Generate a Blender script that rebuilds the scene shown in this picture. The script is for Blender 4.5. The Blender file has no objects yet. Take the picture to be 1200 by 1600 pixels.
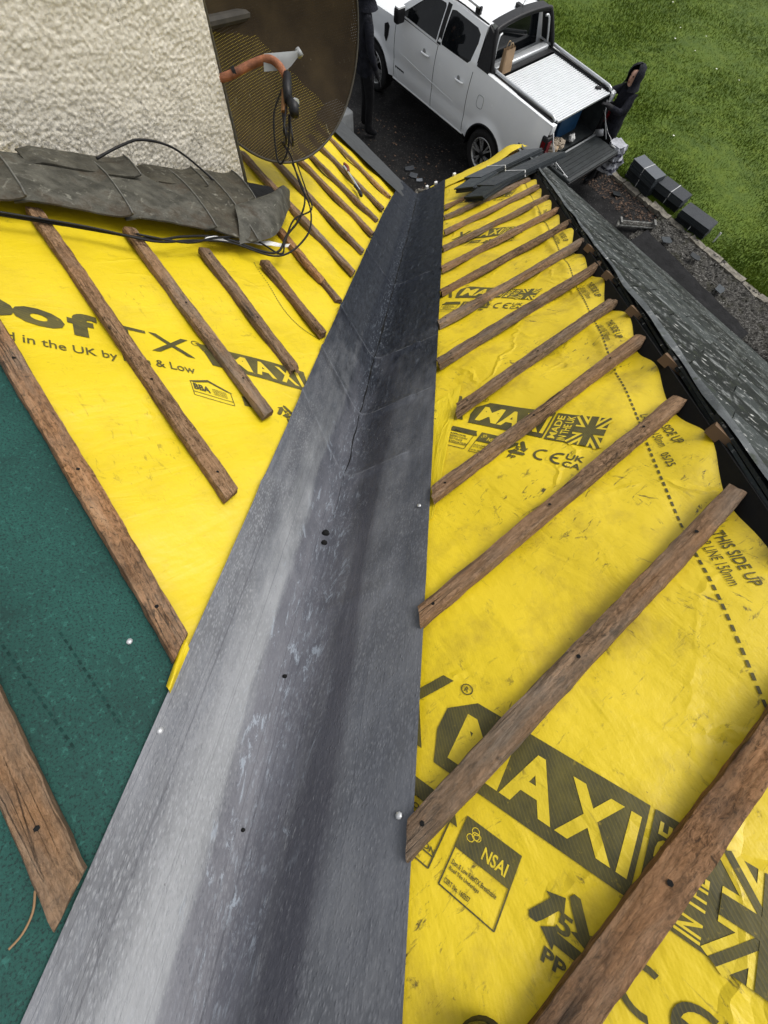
import bpy, bmesh, math, random
import numpy as np
from mathutils import Matrix, Vector, noise, Euler
random.seed(7); rng = np.random.default_rng(7)
SC = bpy.context.scene; COL = SC.collection
# ------------------------------------------------------------------ camera
cd = bpy.data.cameras.new('camera'); cam = bpy.data.objects.new('camera', cd); COL.objects.link(cam)
cd.sensor_fit = 'HORIZONTAL'; cd.sensor_width = 36.0; cd.lens = 36.0 * 610 / 1200
cd.shift_x = -(635.954 - 600) / 1200; cd.shift_y = (764.683 - 800) / 1200
cd.clip_start = 0.02; cd.clip_end = 400
RT = Vector((0.98829968, 0.12307856, 0.09008552)); DN = Vector((0.1454831, -0.93807003, -0.31441896)); FW = Vector((0.0458083, 0.32384608, -0.94500017))
m = Matrix.Identity(4)
for i in range(3):
    m[i][0] = RT[i]; m[i][1] = -DN[i]; m[i][2] = -FW[i]
m[0][3], m[1][3], m[2][3] = 0.123, -4.219, 2.854
cam.matrix_world = m; SC.camera = cam
# ------------------------------------------------------------------ light: overcast sky and one soft sun
SUN_EL, SUN_AZ = 58, 62           # degrees; azimuth measured from +Y towards +X
w = bpy.data.worlds.new('World'); SC.world = w; w.use_nodes = True
nt = w.node_tree; bg = nt.nodes['Background']
sky = nt.nodes.new('ShaderNodeTexSky'); sky.sky_type = 'NISHITA'; sky.sun_disc = False
sky.sun_elevation = math.radians(SUN_EL); sky.sun_rotation = math.radians(SUN_AZ)
sky.air_density = 1.0; sky.dust_density = 5.0; sky.ozone_density = 1.0
hs = nt.nodes.new('ShaderNodeHueSaturation'); hs.inputs['Saturation'].default_value = 0.22
nt.links.new(sky.outputs[0], hs.inputs['Color']); nt.links.new(hs.outputs[0], bg.inputs['Color'])
bg.inputs['Strength'].default_value = 0.145
sd = bpy.data.lights.new('sun', 'SUN'); sd.energy = .9; sd.angle = math.radians(32); sd.color = (1, 0.97, 0.92)
sun = bpy.data.objects.new('sun', sd); COL.objects.link(sun)
e_, a_ = math.radians(SUN_EL), math.radians(SUN_AZ)
sun.rotation_euler = Vector((-math.sin(a_) * math.cos(e_), -math.cos(a_) * math.cos(e_), -math.sin(e_))).to_track_quat('-Z', 'Y').to_euler()
SC.view_settings.view_transform = 'Standard'; SC.view_settings.look = 'None'
SC.view_settings.exposure = 0.45; SC.view_settings.gamma = 1.0; SC.view_settings.use_curve_mapping = False

# ------------------------------------------------------------------ roof frames (a along the battens, s up the slope, h off the plane)
S = 2 ** -.5; P = math.radians(30.7095); CP, SP = math.cos(P), math.sin(P); LO = -0.0818; GZ = -2.5
def RP(a, s, h=0.0): return Vector((S * a + S * CP * s - S * SP * h, S * a - S * CP * s + S * SP * h, SP * s + CP * h))
def LP(a, s, h=0.0):
    v = RP(a, s, h); return Vector((-v.x, v.y, v.z + LO))
H0 = RP(1.42, 0)
def HP(b, t, h=0.0):   # the hip slope: b along its courses, t up the slope
    return H0 + Vector((S * b - S * CP * t + S * SP * h, -S * b - S * CP * t + S * SP * h, SP * t + CP * h))
def nz(x, y=0.0, z=0.0): return noise.noise(Vector((x, y, z)))
def lerp(a, b, t): return a + (b - a) * t
def interp(x, pts):
    if x <= pts[0][0]: return pts[0][1]
    for (x0, y0), (x1, y1) in zip(pts, pts[1:]):
        if x <= x1: return y0 + (y1 - y0) * (x - x0) / (x1 - x0)
    return pts[-1][1]

# ------------------------------------------------------------------ materials
class NT:
    def __init__(s, name):
        s.m = bpy.data.materials.new(name); s.m.use_nodes = True; s.t = s.m.node_tree
        s.b = s.t.nodes['Principled BSDF']; s.out = s.t.nodes['Material Output']
        s.tc = s.t.nodes.new('ShaderNodeTexCoord')
    def n(s, kind, **kw):
        x = s.t.nodes.new(kind)
        for k, v in kw.items(): setattr(x, k, v)
        return x
    def l(s, a, b): s.t.links.new(a, b)
    def map(s, coord='UV', scale=(1, 1, 1), rot=0.0, loc=(0, 0, 0)):
        mp = s.n('ShaderNodeMapping'); mp.inputs['Scale'].default_value = scale; mp.inputs['Rotation'].default_value = (0, 0, rot); mp.inputs['Location'].default_value = loc
        s.l(s.tc.outputs[coord], mp.inputs['Vector']); return mp.outputs[0]
    def noise(s, vec, scale=5, detail=6, rough=.55, dist=0.0):
        x = s.n('ShaderNodeTexNoise'); s.l(vec, x.inputs['Vector'])
        x.inputs['Scale'].default_value = scale; x.inputs['Detail'].default_value = detail; x.inputs['Roughness'].default_value = rough; x.inputs['Distortion'].default_value = dist
        return x.outputs['Fac']
    def voro(s, vec, scale=50, feature='F1', out='Distance'):
        x = s.n('ShaderNodeTexVoronoi', feature=feature); s.l(vec, x.inputs['Vector']); x.inputs['Scale'].default_value = scale; return x.outputs[out]
    def ramp(s, fac, lo, hi, a=0.0, b=1.0):
        x = s.n('ShaderNodeMapRange'); x.clamp = True; s.l(fac, x.inputs['Value'])
        for k, v in zip(('From Min', 'From Max', 'To Min', 'To Max'), (lo, hi, a, b)): x.inputs[k].default_value = v
        return x.outputs['Result']
    def math(s, op, a, b=0.0, c=None):
        x = s.n('ShaderNodeMath', operation=op)
        for i, v in enumerate((a, b) if c is None else (a, b, c)):
            if hasattr(v, 'is_linked') or hasattr(v, 'links'): s.l(v, x.inputs[i])
            else: x.inputs[i].default_value = v
        return x.outputs[0]
    def mix(s, fac, a, b):
        x = s.n('ShaderNodeMix', data_type='RGBA')
        for sock, v in ((x.inputs['Factor'], fac), (x.inputs['A'], a), (x.inputs['B'], b)) if False else ((x.inputs[0], fac), (x.inputs[6], a), (x.inputs[7], b)):
            if hasattr(v, 'links'): s.l(v, sock)
            elif isinstance(v, (int, float)): sock.default_value = v
            else: sock.default_value = (*v, 1)
        return x.outputs[2]
    def base(s, v):
        if hasattr(v, 'links'): s.l(v, s.b.inputs['Base Color'])
        else: s.b.inputs['Base Color'].default_value = (*v, 1)
    def set(s, k, v):
        if hasattr(v, 'links'): s.l(v, s.b.inputs[k])
        else: s.b.inputs[k].default_value = v
    def bump(s, hgt, dist=.002, strength=1.0, prev=None):
        x = s.n('ShaderNodeBump'); x.inputs['Distance'].default_value = dist; x.inputs['Strength'].default_value = strength
        s.l(hgt, x.inputs['Height'])
        if prev: s.l(prev, x.inputs['Normal'])
        s.l(x.outputs[0], s.b.inputs['Normal']); return x.outputs[0]
def simple(name, col, rough=.5, metal=0.0, var=.25, scale=12, bump=0.0, coord='Object', spec=None, coat=0.0):
    if spec is None: spec = .22 if max(col) < .03 else .45
    k = NT(name); v = k.map(coord); f = k.noise(v, scale, 5)
    k.base(k.mix(k.ramp(f, .3, .7), tuple(c * (1 - var) for c in col), tuple(min(1, c * (1 + var)) for c in col)))
    k.set('Roughness', k.ramp(k.noise(v, scale * 3, 3), .3, .7, max(0, rough - .06), min(1, rough + .06))); k.set('Metallic', metal); k.set('Specular IOR Level', spec)
    if coat: k.set('Coat Weight', coat); k.set('Coat Roughness', .06)
    if bump: k.bump(k.noise(v, scale * 6, 4), bump)
    return k.m
def yellow_mat(name, dirt, col=(.63, .485, .009)):
    k = NT(name); uv = k.map('UV')
    c = k.mix(k.ramp(k.noise(uv, 1.7, 4), .3, .75, 0, .35), col, (.50, .35, .009))
    d1 = k.ramp(k.noise(uv, 5, 9, .70), .50, .74, 0, .70 * dirt); c = k.mix(d1, c, (.30, .205, .014))
    area = k.ramp(k.noise(uv, 2.6, 4, .6), .46, .60); area2 = k.ramp(k.noise(k.map('UV', (1, 1, 1), 0, (5, 2, 0)), 3.4, 4, .6), .46, .60)
    d2 = k.math('MULTIPLY', k.ramp(k.noise(k.map('UV', (18, 55, 1), math.radians(33)), 1.0, 9, .72, .7), .575, .66, 0, .92 * dirt), area); c = k.mix(d2, c, (.062, .046, .012))
    d3 = k.math('MULTIPLY', k.ramp(k.noise(k.map('UV', (34, 13, 1), math.radians(-18), (3, 1, 0)), 1.0, 10, .74, .5), .585, .66, 0, .85 * dirt), area2); c = k.mix(d3, c, (.075, .056, .014))
    d4 = k.ramp(k.noise(uv, 70, 6, .7), .685, .73, 0, .75 * dirt); c = k.mix(d4, c, (.055, .042, .013))
    d5 = k.math('MULTIPLY', k.ramp(k.noise(uv, 24, 9, .76), .60, .68, 0, .65 * dirt), area); c = k.mix(d5, c, (.14, .10, .015))
    k.base(c); k.set('Roughness', k.ramp(k.noise(uv, 7, 4), .3, .7, .38, .55)); k.set('Specular IOR Level', .4)
    wv = k.n('ShaderNodeTexWave', wave_type='BANDS', bands_direction='DIAGONAL'); k.l(k.map('UV', (1, 1, 1), .35), wv.inputs['Vector']); wv.inputs['Scale'].default_value = 78
    b = k.bump(wv.outputs['Fac'], .0005, .10)
    jit = k.n('ShaderNodeVectorMath', operation='ADD'); ns_ = k.n('ShaderNodeTexNoise'); k.l(uv, ns_.inputs['Vector']); ns_.inputs['Scale'].default_value = 3.0; ns_.inputs['Detail'].default_value = 4
    sc_ = k.n('ShaderNodeVectorMath', operation='SCALE'); k.l(ns_.outputs['Color'], sc_.inputs[0]); sc_.inputs['Scale'].default_value = .35; k.l(uv, jit.inputs[0]); k.l(sc_.outputs[0], jit.inputs[1])
    ve = k.n('ShaderNodeTexVoronoi', feature='DISTANCE_TO_EDGE'); k.l(jit.outputs[0], ve.inputs['Vector']); ve.inputs['Scale'].default_value = 3.2
    cre = k.math('MULTIPLY', k.ramp(ve.outputs['Distance'], 0, .045, 1, 0), k.ramp(k.noise(uv, 2.2, 4), .46, .60)); b = k.bump(cre, .006 * min(1, dirt * .8), .7, b)
    b = k.bump(k.noise(uv, 9, 5), .010, .45, b); b = k.bump(k.noise(uv, 45, 5, .65), .002, .5, b)
    k.bump(k.noise(k.map('UV', (9, 3.5, 1), .7), 1.6, 3, .5, .6), .02, .3, b)
    return k.m
def print_mat():
    k = NT('olive_print'); uv = k.map('UV')
    wv = k.n('ShaderNodeTexWave', wave_type='BANDS', bands_direction='DIAGONAL'); k.l(k.map('UV', (1, 1, 1), .35), wv.inputs['Vector']); wv.inputs['Scale'].default_value = 78
    c = k.mix(k.ramp(k.noise(uv, 12, 7, .65), .35, .7), (.038, .036, .014), (.105, .088, .016))
    c = k.mix(k.ramp(wv.outputs['Fac'], .72, 1, 0, .22), c, (.20, .15, .015))
    c = k.mix(k.ramp(k.noise(uv, 55, 5, .7), .62, .72, 0, .6), c, (.36, .26, .02))
    k.base(c); k.set('Roughness', .55); k.set('Specular IOR Level', .35)
    b = k.bump(wv.outputs['Fac'], .0005, .10); k.bump(k.noise(uv, 9, 5), .010, .45, b)
    return k.m
def wood_mat(name, lo, mid, hi, fine=1.0):
    k = NT(name); g = k.map('UV', (4.5, 46, 1)); g2 = k.map('UV', (26, 210, 1)); uv = k.map('UV'); g3 = k.map('UV', (55, 120, 1), .35)
    f = k.noise(g, 1.0, 9, .72, 1.4); ff = k.noise(g2, 1.0, 6, .72, .8); fh = k.noise(g3, 1.0, 6, .75, 1.0)
    c = k.mix(k.ramp(f, .32, .52), lo, mid); c = k.mix(k.ramp(f, .52, .70), c, hi)
    c = k.mix(k.ramp(fh, .48, .62, 0, .75), c, tuple(min(1, x * 1.5 + .03) for x in mid))
    c = k.mix(k.ramp(fh, .36, .47, .9, 0), c, tuple(x * .32 for x in lo))
    c = k.mix(k.ramp(ff, .54, .68, 0, .85), c, tuple(x * .16 for x in lo))
    c = k.mix(k.ramp(k.noise(uv, 5, 8, .7), .52, .70, 0, .72), c, tuple(x * .42 for x in lo))
    c = k.mix(k.ramp(k.noise(k.map('UV', (1.3, 5, 1)), 1.0, 3), .5, .66, 0, .55), c, (mid[0] * 1.35, mid[1] * 1.2, mid[2] * 1.05))
    cr = k.ramp(k.voro(k.map('UV', (2.2, 75, 1)), 1.0, 'DISTANCE_TO_EDGE'), .0, .035, 1, 0); crm = k.math('MULTIPLY', cr, k.ramp(k.noise(uv, 4, 4), .48, .58)); c = k.mix(k.math('MULTIPLY', crm, .85), c, tuple(x * .10 for x in lo))
    c = k.mix(k.ramp(k.noise(uv, 2.6, 4), .52, .68, 0, .55), c, tuple(min(1, x * 1.3) for x in mid))
    c = k.mix(k.ramp(k.noise(uv, 3.7, 5), .55, .70, 0, .45), c, (.13, .115, .10))
    kn = k.voro(k.map('UV', (2.6, 16, 1)), 1.0); c = k.mix(k.ramp(kn, .04, .16, .9, 0), c, tuple(x * .2 for x in lo))
    oi = k.n('ShaderNodeObjectInfo'); gw = k.math('MULTIPLY', oi.outputs['Random'], k.ramp(k.noise(k.map('UV', (1.6, 9, 1)), 1.0, 6, .7), .40, .62)); c = k.mix(k.math('MULTIPLY', gw, .75), c, k.mix(k.ramp(f, .35, .65), (.075, .066, .054), (.26, .225, .18)))
    k.base(c); k.set('Roughness', .85); k.set('Specular IOR Level', .2)
    b = k.bump(f, .008, .9); b = k.bump(crm, -.006, 1.0, b); b = k.bump(ff, .004, 1.0, b); b = k.bump(fh, .004, .9, b); k.bump(k.noise(uv, 160, 3), .0015, .7, b)
    return k.m
def lead_mat():
    k = NT('weathered_shaded_lead'); uv = k.map('UV')
    sep = k.n('ShaderNodeSeparateXYZ'); k.l(uv, sep.inputs[0]); X, Y = sep.outputs[0], sep.outputs[1]   # X across from the left edge, Y up the valley
    st = k.noise(k.map('UV', (70, 2.2, 1)), 1.0, 6, .66); st2 = k.noise(k.map('UV', (15, 1.2, 1)), 1.0, 5, .6); st3 = k.noise(k.map('UV', (230, 9, 1)), 1.0, 4, .65); mo = k.noise(k.map('UV', (7, 5, 1)), 1.0, 8, .68); mf = k.noise(k.map('UV', (60, 45, 1)), 1.0, 5, .7)
    c = k.mix(k.ramp(st2, .3, .7), (.088, .095, .111), (.165, .173, .190))
    c = k.mix(k.ramp(st, .45, .70, 0, .28), c, (.235, .240, .25)); c = k.mix(k.ramp(mo, .40, .66, 0, .65), c, (.20, .205, .212))
    c = k.mix(k.ramp(st3, .52, .70, 0, .25), c, (.040, .043, .054)); c = k.mix(k.ramp(mf, .52, .70, 0, .40), c, (.045, .047, .055)); c = k.mix(k.ramp(k.noise(k.map('UV', (180, 150, 1)), 1.0, 4, .7), .53, .66, 0, .45), c, (.27, .28, .29)); bead = k.voro(k.map('UV', (150, 120, 1)), 1.0); bm_ = k.ramp(k.noise(uv, 5, 5), .40, .58); c = k.mix(k.math('MULTIPLY', k.ramp(bead, .30, .48), k.math('MULTIPLY', bm_, .55)), c, (.055, .058, .066)); c = k.mix(k.math('MULTIPLY', k.ramp(bead, .06, .16, 1, 0), k.math('MULTIPLY', bm_, .5)), c, (.33, .34, .35))
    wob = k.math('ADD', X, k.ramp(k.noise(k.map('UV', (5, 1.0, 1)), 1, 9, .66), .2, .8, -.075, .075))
    pale = k.math('MULTIPLY', k.ramp(wob, .10, .17), k.ramp(wob, .255, .285, 1, 0)); c = k.mix(k.math('MULTIPLY', pale, .42), c, (.29, .30, .305))  # left flank: brighter sky reflection painted in as a paler band
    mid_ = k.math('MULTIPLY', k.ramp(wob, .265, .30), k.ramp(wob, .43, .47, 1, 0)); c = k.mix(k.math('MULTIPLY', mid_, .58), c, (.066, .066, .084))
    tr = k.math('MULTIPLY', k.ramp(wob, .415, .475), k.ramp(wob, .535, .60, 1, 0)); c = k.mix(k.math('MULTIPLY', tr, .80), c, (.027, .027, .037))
    right_shade = k.ramp(wob, .54, .61); c = k.mix(k.math('MULTIPLY', right_shade, .48), c, (.050, .054, .066))  # right flank: its shade painted into the colour as a darker tone
    lines = k.ramp(k.noise(k.map('UV', (120, .35, 1)), 1.0, 3, .6), .60, .66); c = k.mix(k.math('MULTIPLY', lines, .45), c, (.035, .037, .046))
    near = k.ramp(Y, 2.7, 3.5)
    lap = None
    for c0_ in (2.43, 2.76, 3.02, 1.75):
        t_ = k.math('ABSOLUTE', k.math('SUBTRACT', k.math('SUBTRACT', Y, k.math('MULTIPLY', X, .2105)), c0_)); q_ = k.ramp(t_, .0015, .0045, 1, 0); lap = q_ if lap is None else k.math('MAXIMUM', lap, q_)
    lap = k.math('MULTIPLY', lap, k.ramp(k.noise(uv, 14, 5, .7), .40, .60))
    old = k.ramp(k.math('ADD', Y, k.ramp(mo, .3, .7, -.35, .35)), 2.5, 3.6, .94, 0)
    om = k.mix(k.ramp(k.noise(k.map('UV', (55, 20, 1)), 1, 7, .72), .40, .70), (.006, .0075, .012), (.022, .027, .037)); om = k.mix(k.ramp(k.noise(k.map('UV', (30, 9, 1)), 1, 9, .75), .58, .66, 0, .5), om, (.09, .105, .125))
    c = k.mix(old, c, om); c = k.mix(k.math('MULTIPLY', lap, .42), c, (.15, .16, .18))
    ce = k.math('MULTIPLY', k.ramp(wob, .20, .30), k.ramp(wob, .40, .50, 1, 0))
    pt = k.ramp(k.noise(k.map('UV', (24, 15, 1)), 1.0, 11, .77, .6), .565, .61)
    c = k.mix(k.math('MULTIPLY', k.math('MULTIPLY', k.math('MULTIPLY', pt, ce), near), .62), c, (.26, .30, .345))
    pt2 = k.ramp(k.noise(k.map('UV', (85, 40, 1)), 1.0, 8, .74), .54, .63); c2 = k.math('MULTIPLY', k.ramp(wob, .30, .37), k.ramp(wob, .40, .46, 1, 0)); c = k.mix(k.math('MULTIPLY', k.math('MULTIPLY', pt2, c2), .55), c, (.21, .24, .275))
    sc = k.math('MULTIPLY', k.ramp(k.noise(k.map('UV', (150, 50, 1), .5), 1.0, 5, .7), .60, .68), k.ramp(k.noise(uv, 5, 4), .5, .62)); c = k.mix(k.math('MULTIPLY', sc, .5), c, (.26, .27, .28))
    c = k.mix(k.ramp(k.noise(uv, 60, 4, .6), .71, .75, 0, .7), c, (.018, .018, .02))
    k.base(c)
    k.set('Roughness', k.ramp(mo, .35, .7, .42, .62)); k.set('Metallic', .0); k.set('Specular IOR Level', k.ramp(Y, 2.0, 4.0, .05, .36))
    vo = k.voro(uv, 150, 'F1'); dr = k.math('MULTIPLY', k.ramp(vo, .10, .42, 1, 0), k.ramp(k.noise(uv, 4, 3), .38, .58))
    vo2 = k.voro(uv, 75, 'F1'); dr2 = k.math('MULTIPLY', k.ramp(vo2, .08, .20, 1, 0), k.ramp(k.noise(uv, 3, 3), .45, .6))
    b = k.bump(st, .0015, .5); b = k.bump(k.noise(uv, 14, 6), .007, .5, b); b = k.bump(dr, .0013, .45, b); b = k.bump(dr2, .0018, .45, b); k.bump(k.noise(uv, 260, 3), .0007, .5, b)
    return k.m
def green_mat():
    k = NT('green_membrane'); uv = k.map('UV')
    c = k.mix(k.ramp(k.noise(uv, 4, 6), .3, .7), (.0032, .038, .031), (.008, .064, .052))
    c = k.mix(k.ramp(k.noise(uv, 210, 5, .72), .50, .62), c, (.0015, .013, .012)); c = k.mix(k.ramp(k.noise(uv, 9, 6, .7), .54, .68, 0, .55), c, (.0025, .022, .019))
    c = k.mix(k.ramp(k.noise(uv, 75, 6, .74), .56, .66, 0, .8), c, (.020, .105, .086))
    k.base(c); k.set('Roughness', .7); k.set('Specular IOR Level', .3); b = k.bump(k.noise(uv, 330, 3), .0018, .8); k.bump(k.noise(uv, 10, 4), .01, .4, b); return k.m
def slate_mat(name, lo, hi, rough, lichen):
    k = NT(name); o = k.map('Object'); g = k.noise(o, 9, 7, .65); oi = k.n('ShaderNodeObjectInfo')
    c = k.mix(k.ramp(g, .35, .68), lo, hi); c = k.mix(k.ramp(oi.outputs['Random'], .45, 1.0, 0, .9), c, tuple(x * 2.1 for x in hi)); c = k.mix(k.ramp(oi.outputs['Random'], .0, .35, .75, 0), c, tuple(x * .4 for x in lo))
    if lichen:
        c = k.mix(k.ramp(k.noise(k.map('Object', (13, 30, 13), math.radians(45)), 1.0, 8, .74), .60, .65, 0, lichen), c, (.42, .42, .40))
        c = k.mix(k.ramp(k.noise(k.map('Object', (7, 16, 7), math.radians(45), (2, 0, 0)), 1.0, 9, .74), .60, .66, 0, lichen * .8), c, (.24, .245, .24))
        c = k.mix(k.ramp(k.noise(o, 5, 8, .74), .57, .64, 0, lichen * .8), c, (.20, .21, .205))
        c = k.mix(k.ramp(k.noise(o, 15, 5, .7), .58, .66, 0, .6), c, (.030, .038, .018))
    k.set('Specular IOR Level', .10); k.base(c); k.set('Roughness', k.ramp(k.noise(o, 20, 4), .3, .7, max(.1, rough - .12), rough + .12)); k.bump(k.noise(o, 60, 6, .65), .0035, .7); return k.m
def render_mat():
    k = NT('pebbledash_render'); o = k.map('Object'); tc = k.tc
    sep = k.n('ShaderNodeSeparateXYZ'); k.l(o, sep.inputs[0])
    c = k.mix(k.ramp(k.noise(o, 70, 4, .7), .35, .62), (.63, .59, .495), (.83, .79, .69))
    uvs = k.n('ShaderNodeSeparateXYZ'); k.l(k.tc.outputs['UV'], uvs.inputs[0])
    low = k.ramp(k.math('ADD', uvs.outputs[1], k.ramp(k.noise(o, 8, 5), .3, .7, -.12, .12)), .06, .40, 1, 0)
    spk = k.ramp(k.noise(o, 90, 5, .75), .47, .60)
    c = k.mix(k.math('MULTIPLY', k.math('MULTIPLY', low, spk), .85), c, (.10, .095, .09))
    c = k.mix(k.math('MULTIPLY', k.ramp(k.noise(o, 6, 6, .7), .56, .70), k.ramp(k.noise(o, 110, 3, .7), .5, .62)), c, (.15, .14, .12))
    k.base(c); k.set('Roughness', .95); k.set('Specular IOR Level', .15); k.bump(k.noise(o, 220, 4, .6), .003, .8); return k.m
def grass_mat():
    k = NT('grass'); o = k.map('Object')
    at = k.n('ShaderNodeAttribute'); at.attribute_name = 'tint'
    c = k.mix(k.ramp(k.noise(o, .9, 6, .65), .33, .67), (.040, .074, .0025), (.074, .120, .004))
    c = k.mix(k.ramp(k.noise(o, 3.7, 5, .65), .45, .72, 0, .7), c, (.105, .145, .006))
    c = k.mix(at.outputs['Fac'], c, (.125, .185, .010))
    k.base(c); k.set('Roughness', .75); k.set('Specular IOR Level', .2); return k.m
def asphalt_mat():
    k = NT('wet_asphalt'); o = k.map('Object')
    c = k.mix(k.ramp(k.noise(o, 1.1, 6), .3, .7), (.0045, .0045, .005), (.012, .0117, .0115))
    c = k.mix(k.ramp(k.voro(o, 55, 'F1', 'Color'), .78, .9, 0, .5), c, (.075, .072, .068))
    c = k.mix(k.ramp(k.noise(o, 26, 5, .7), .63, .70, 0, .6), c, (.10, .095, .085))
    k.base(c); k.set('Roughness', k.ramp(k.noise(o, 2.3, 4), .35, .65, .6, .9)); k.set('Specular IOR Level', .12); k.bump(k.noise(o, 60, 5, .7), .008, .8); return k.m
def moss_mat():
    k = NT('mossy_rubble'); o = k.map('Object'); s = k.map('Object', (5, 16, 1), math.radians(12))
    c = k.mix(k.ramp(k.noise(s, 1.6, 9, .74, .4), .38, .60), (.012, .0115, .010), (.105, .10, .09))
    c = k.mix(k.ramp(k.noise(s, 4.5, 7, .74, .5), .55, .63, 0, .9), c, (.40, .39, .36))
    c = k.mix(k.ramp(k.noise(o, 40, 6, .75), .50, .62, 0, .6), c, (.016, .015, .012))
    c = k.mix(k.ramp(k.noise(o, 3, 6, .7), .54, .66, 0, .6), c, (.030, .030, .012))
    k.base(c); k.set('Roughness', .95); k.set('Specular IOR Level', .15); k.bump(k.noise(s, 3, 8, .74), .04, .9); return k.m
def flash_mat():
    k = NT('dull_lead_flashing'); o = k.map('Object'); oi = k.n('ShaderNodeObjectInfo'); rnd = oi.outputs['Random']
    c = k.mix(k.ramp(k.noise(o, 11, 9, .70, .9), .36, .62), (.016, .014, .009), (.066, .060, .042))
    c = k.mix(k.math('MULTIPLY', rnd, .85), c, k.mix(k.ramp(k.noise(o, 15, 7, .7), .4, .6), (.032, .032, .026), (.105, .103, .086)))
    c = k.mix(k.ramp(k.noise(o, 24, 8, .74, 1.2), .57, .66, 0, .75), c, (.21, .205, .17))
    c = k.mix(k.ramp(k.noise(o, 7, 8, .72), .53, .64, 0, .75), c, (.034, .022, .011))
    c = k.mix(k.ramp(k.noise(o, 60, 6, .75), .55, .68, 0, .6), c, (.012, .012, .008))
    k.base(c); k.set('Roughness', k.ramp(k.noise(o, 11, 4), .3, .7, .55, .8)); k.set('Specular IOR Level', .3); b = k.bump(k.noise(o, 9, 4), .010, .5); k.bump(k.noise(o, 80, 6, .7), .0025, .7, b); return k.m
def mesh_dish_mat():
    k = NT('perforated_brown_dish'); uv = k.map('UV', (95, 95, 1))
    fr = k.n('ShaderNodeVectorMath', operation='FRACTION'); k.l(uv, fr.inputs[0])
    sb = k.n('ShaderNodeVectorMath', operation='SUBTRACT'); k.l(fr.outputs[0], sb.inputs[0]); sb.inputs[1].default_value = (.5, .5, 0)
    ml = k.n('ShaderNodeVectorMath', operation='MULTIPLY'); k.l(sb.outputs[0], ml.inputs[0]); ml.inputs[1].default_value = (1, 1, 0)
    ln = k.n('ShaderNodeVectorMath', operation='LENGTH'); k.l(ml.outputs[0], ln.inputs[0])
    hole = k.ramp(ln.outputs['Value'], .095, .105, 0, 1)
    o = k.map('Object'); c = k.mix(k.ramp(k.noise(o, 5, 5), .35, .7), (.020, .0135, .0065), (.040, .028, .013))
    c = k.mix(k.ramp(k.noise(k.map('UV', (9, 2.2, 1)), 3, 6, .7), .66, .72, 0, .8), c, (.34, .32, .22))
    k.base(c); k.set('Roughness', .7); k.set('Specular IOR Level', .12); k.set('Alpha', hole); return k.m
def glass_mat():
    k = NT('dark_glass'); o = k.map('Object'); k.base(k.mix(k.ramp(k.noise(o, 3, 3), .4, .7), (.004, .005, .006), (.012, .013, .014)))
    k.set('Roughness', .05); k.set('Specular IOR Level', .28); return k.m
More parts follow.
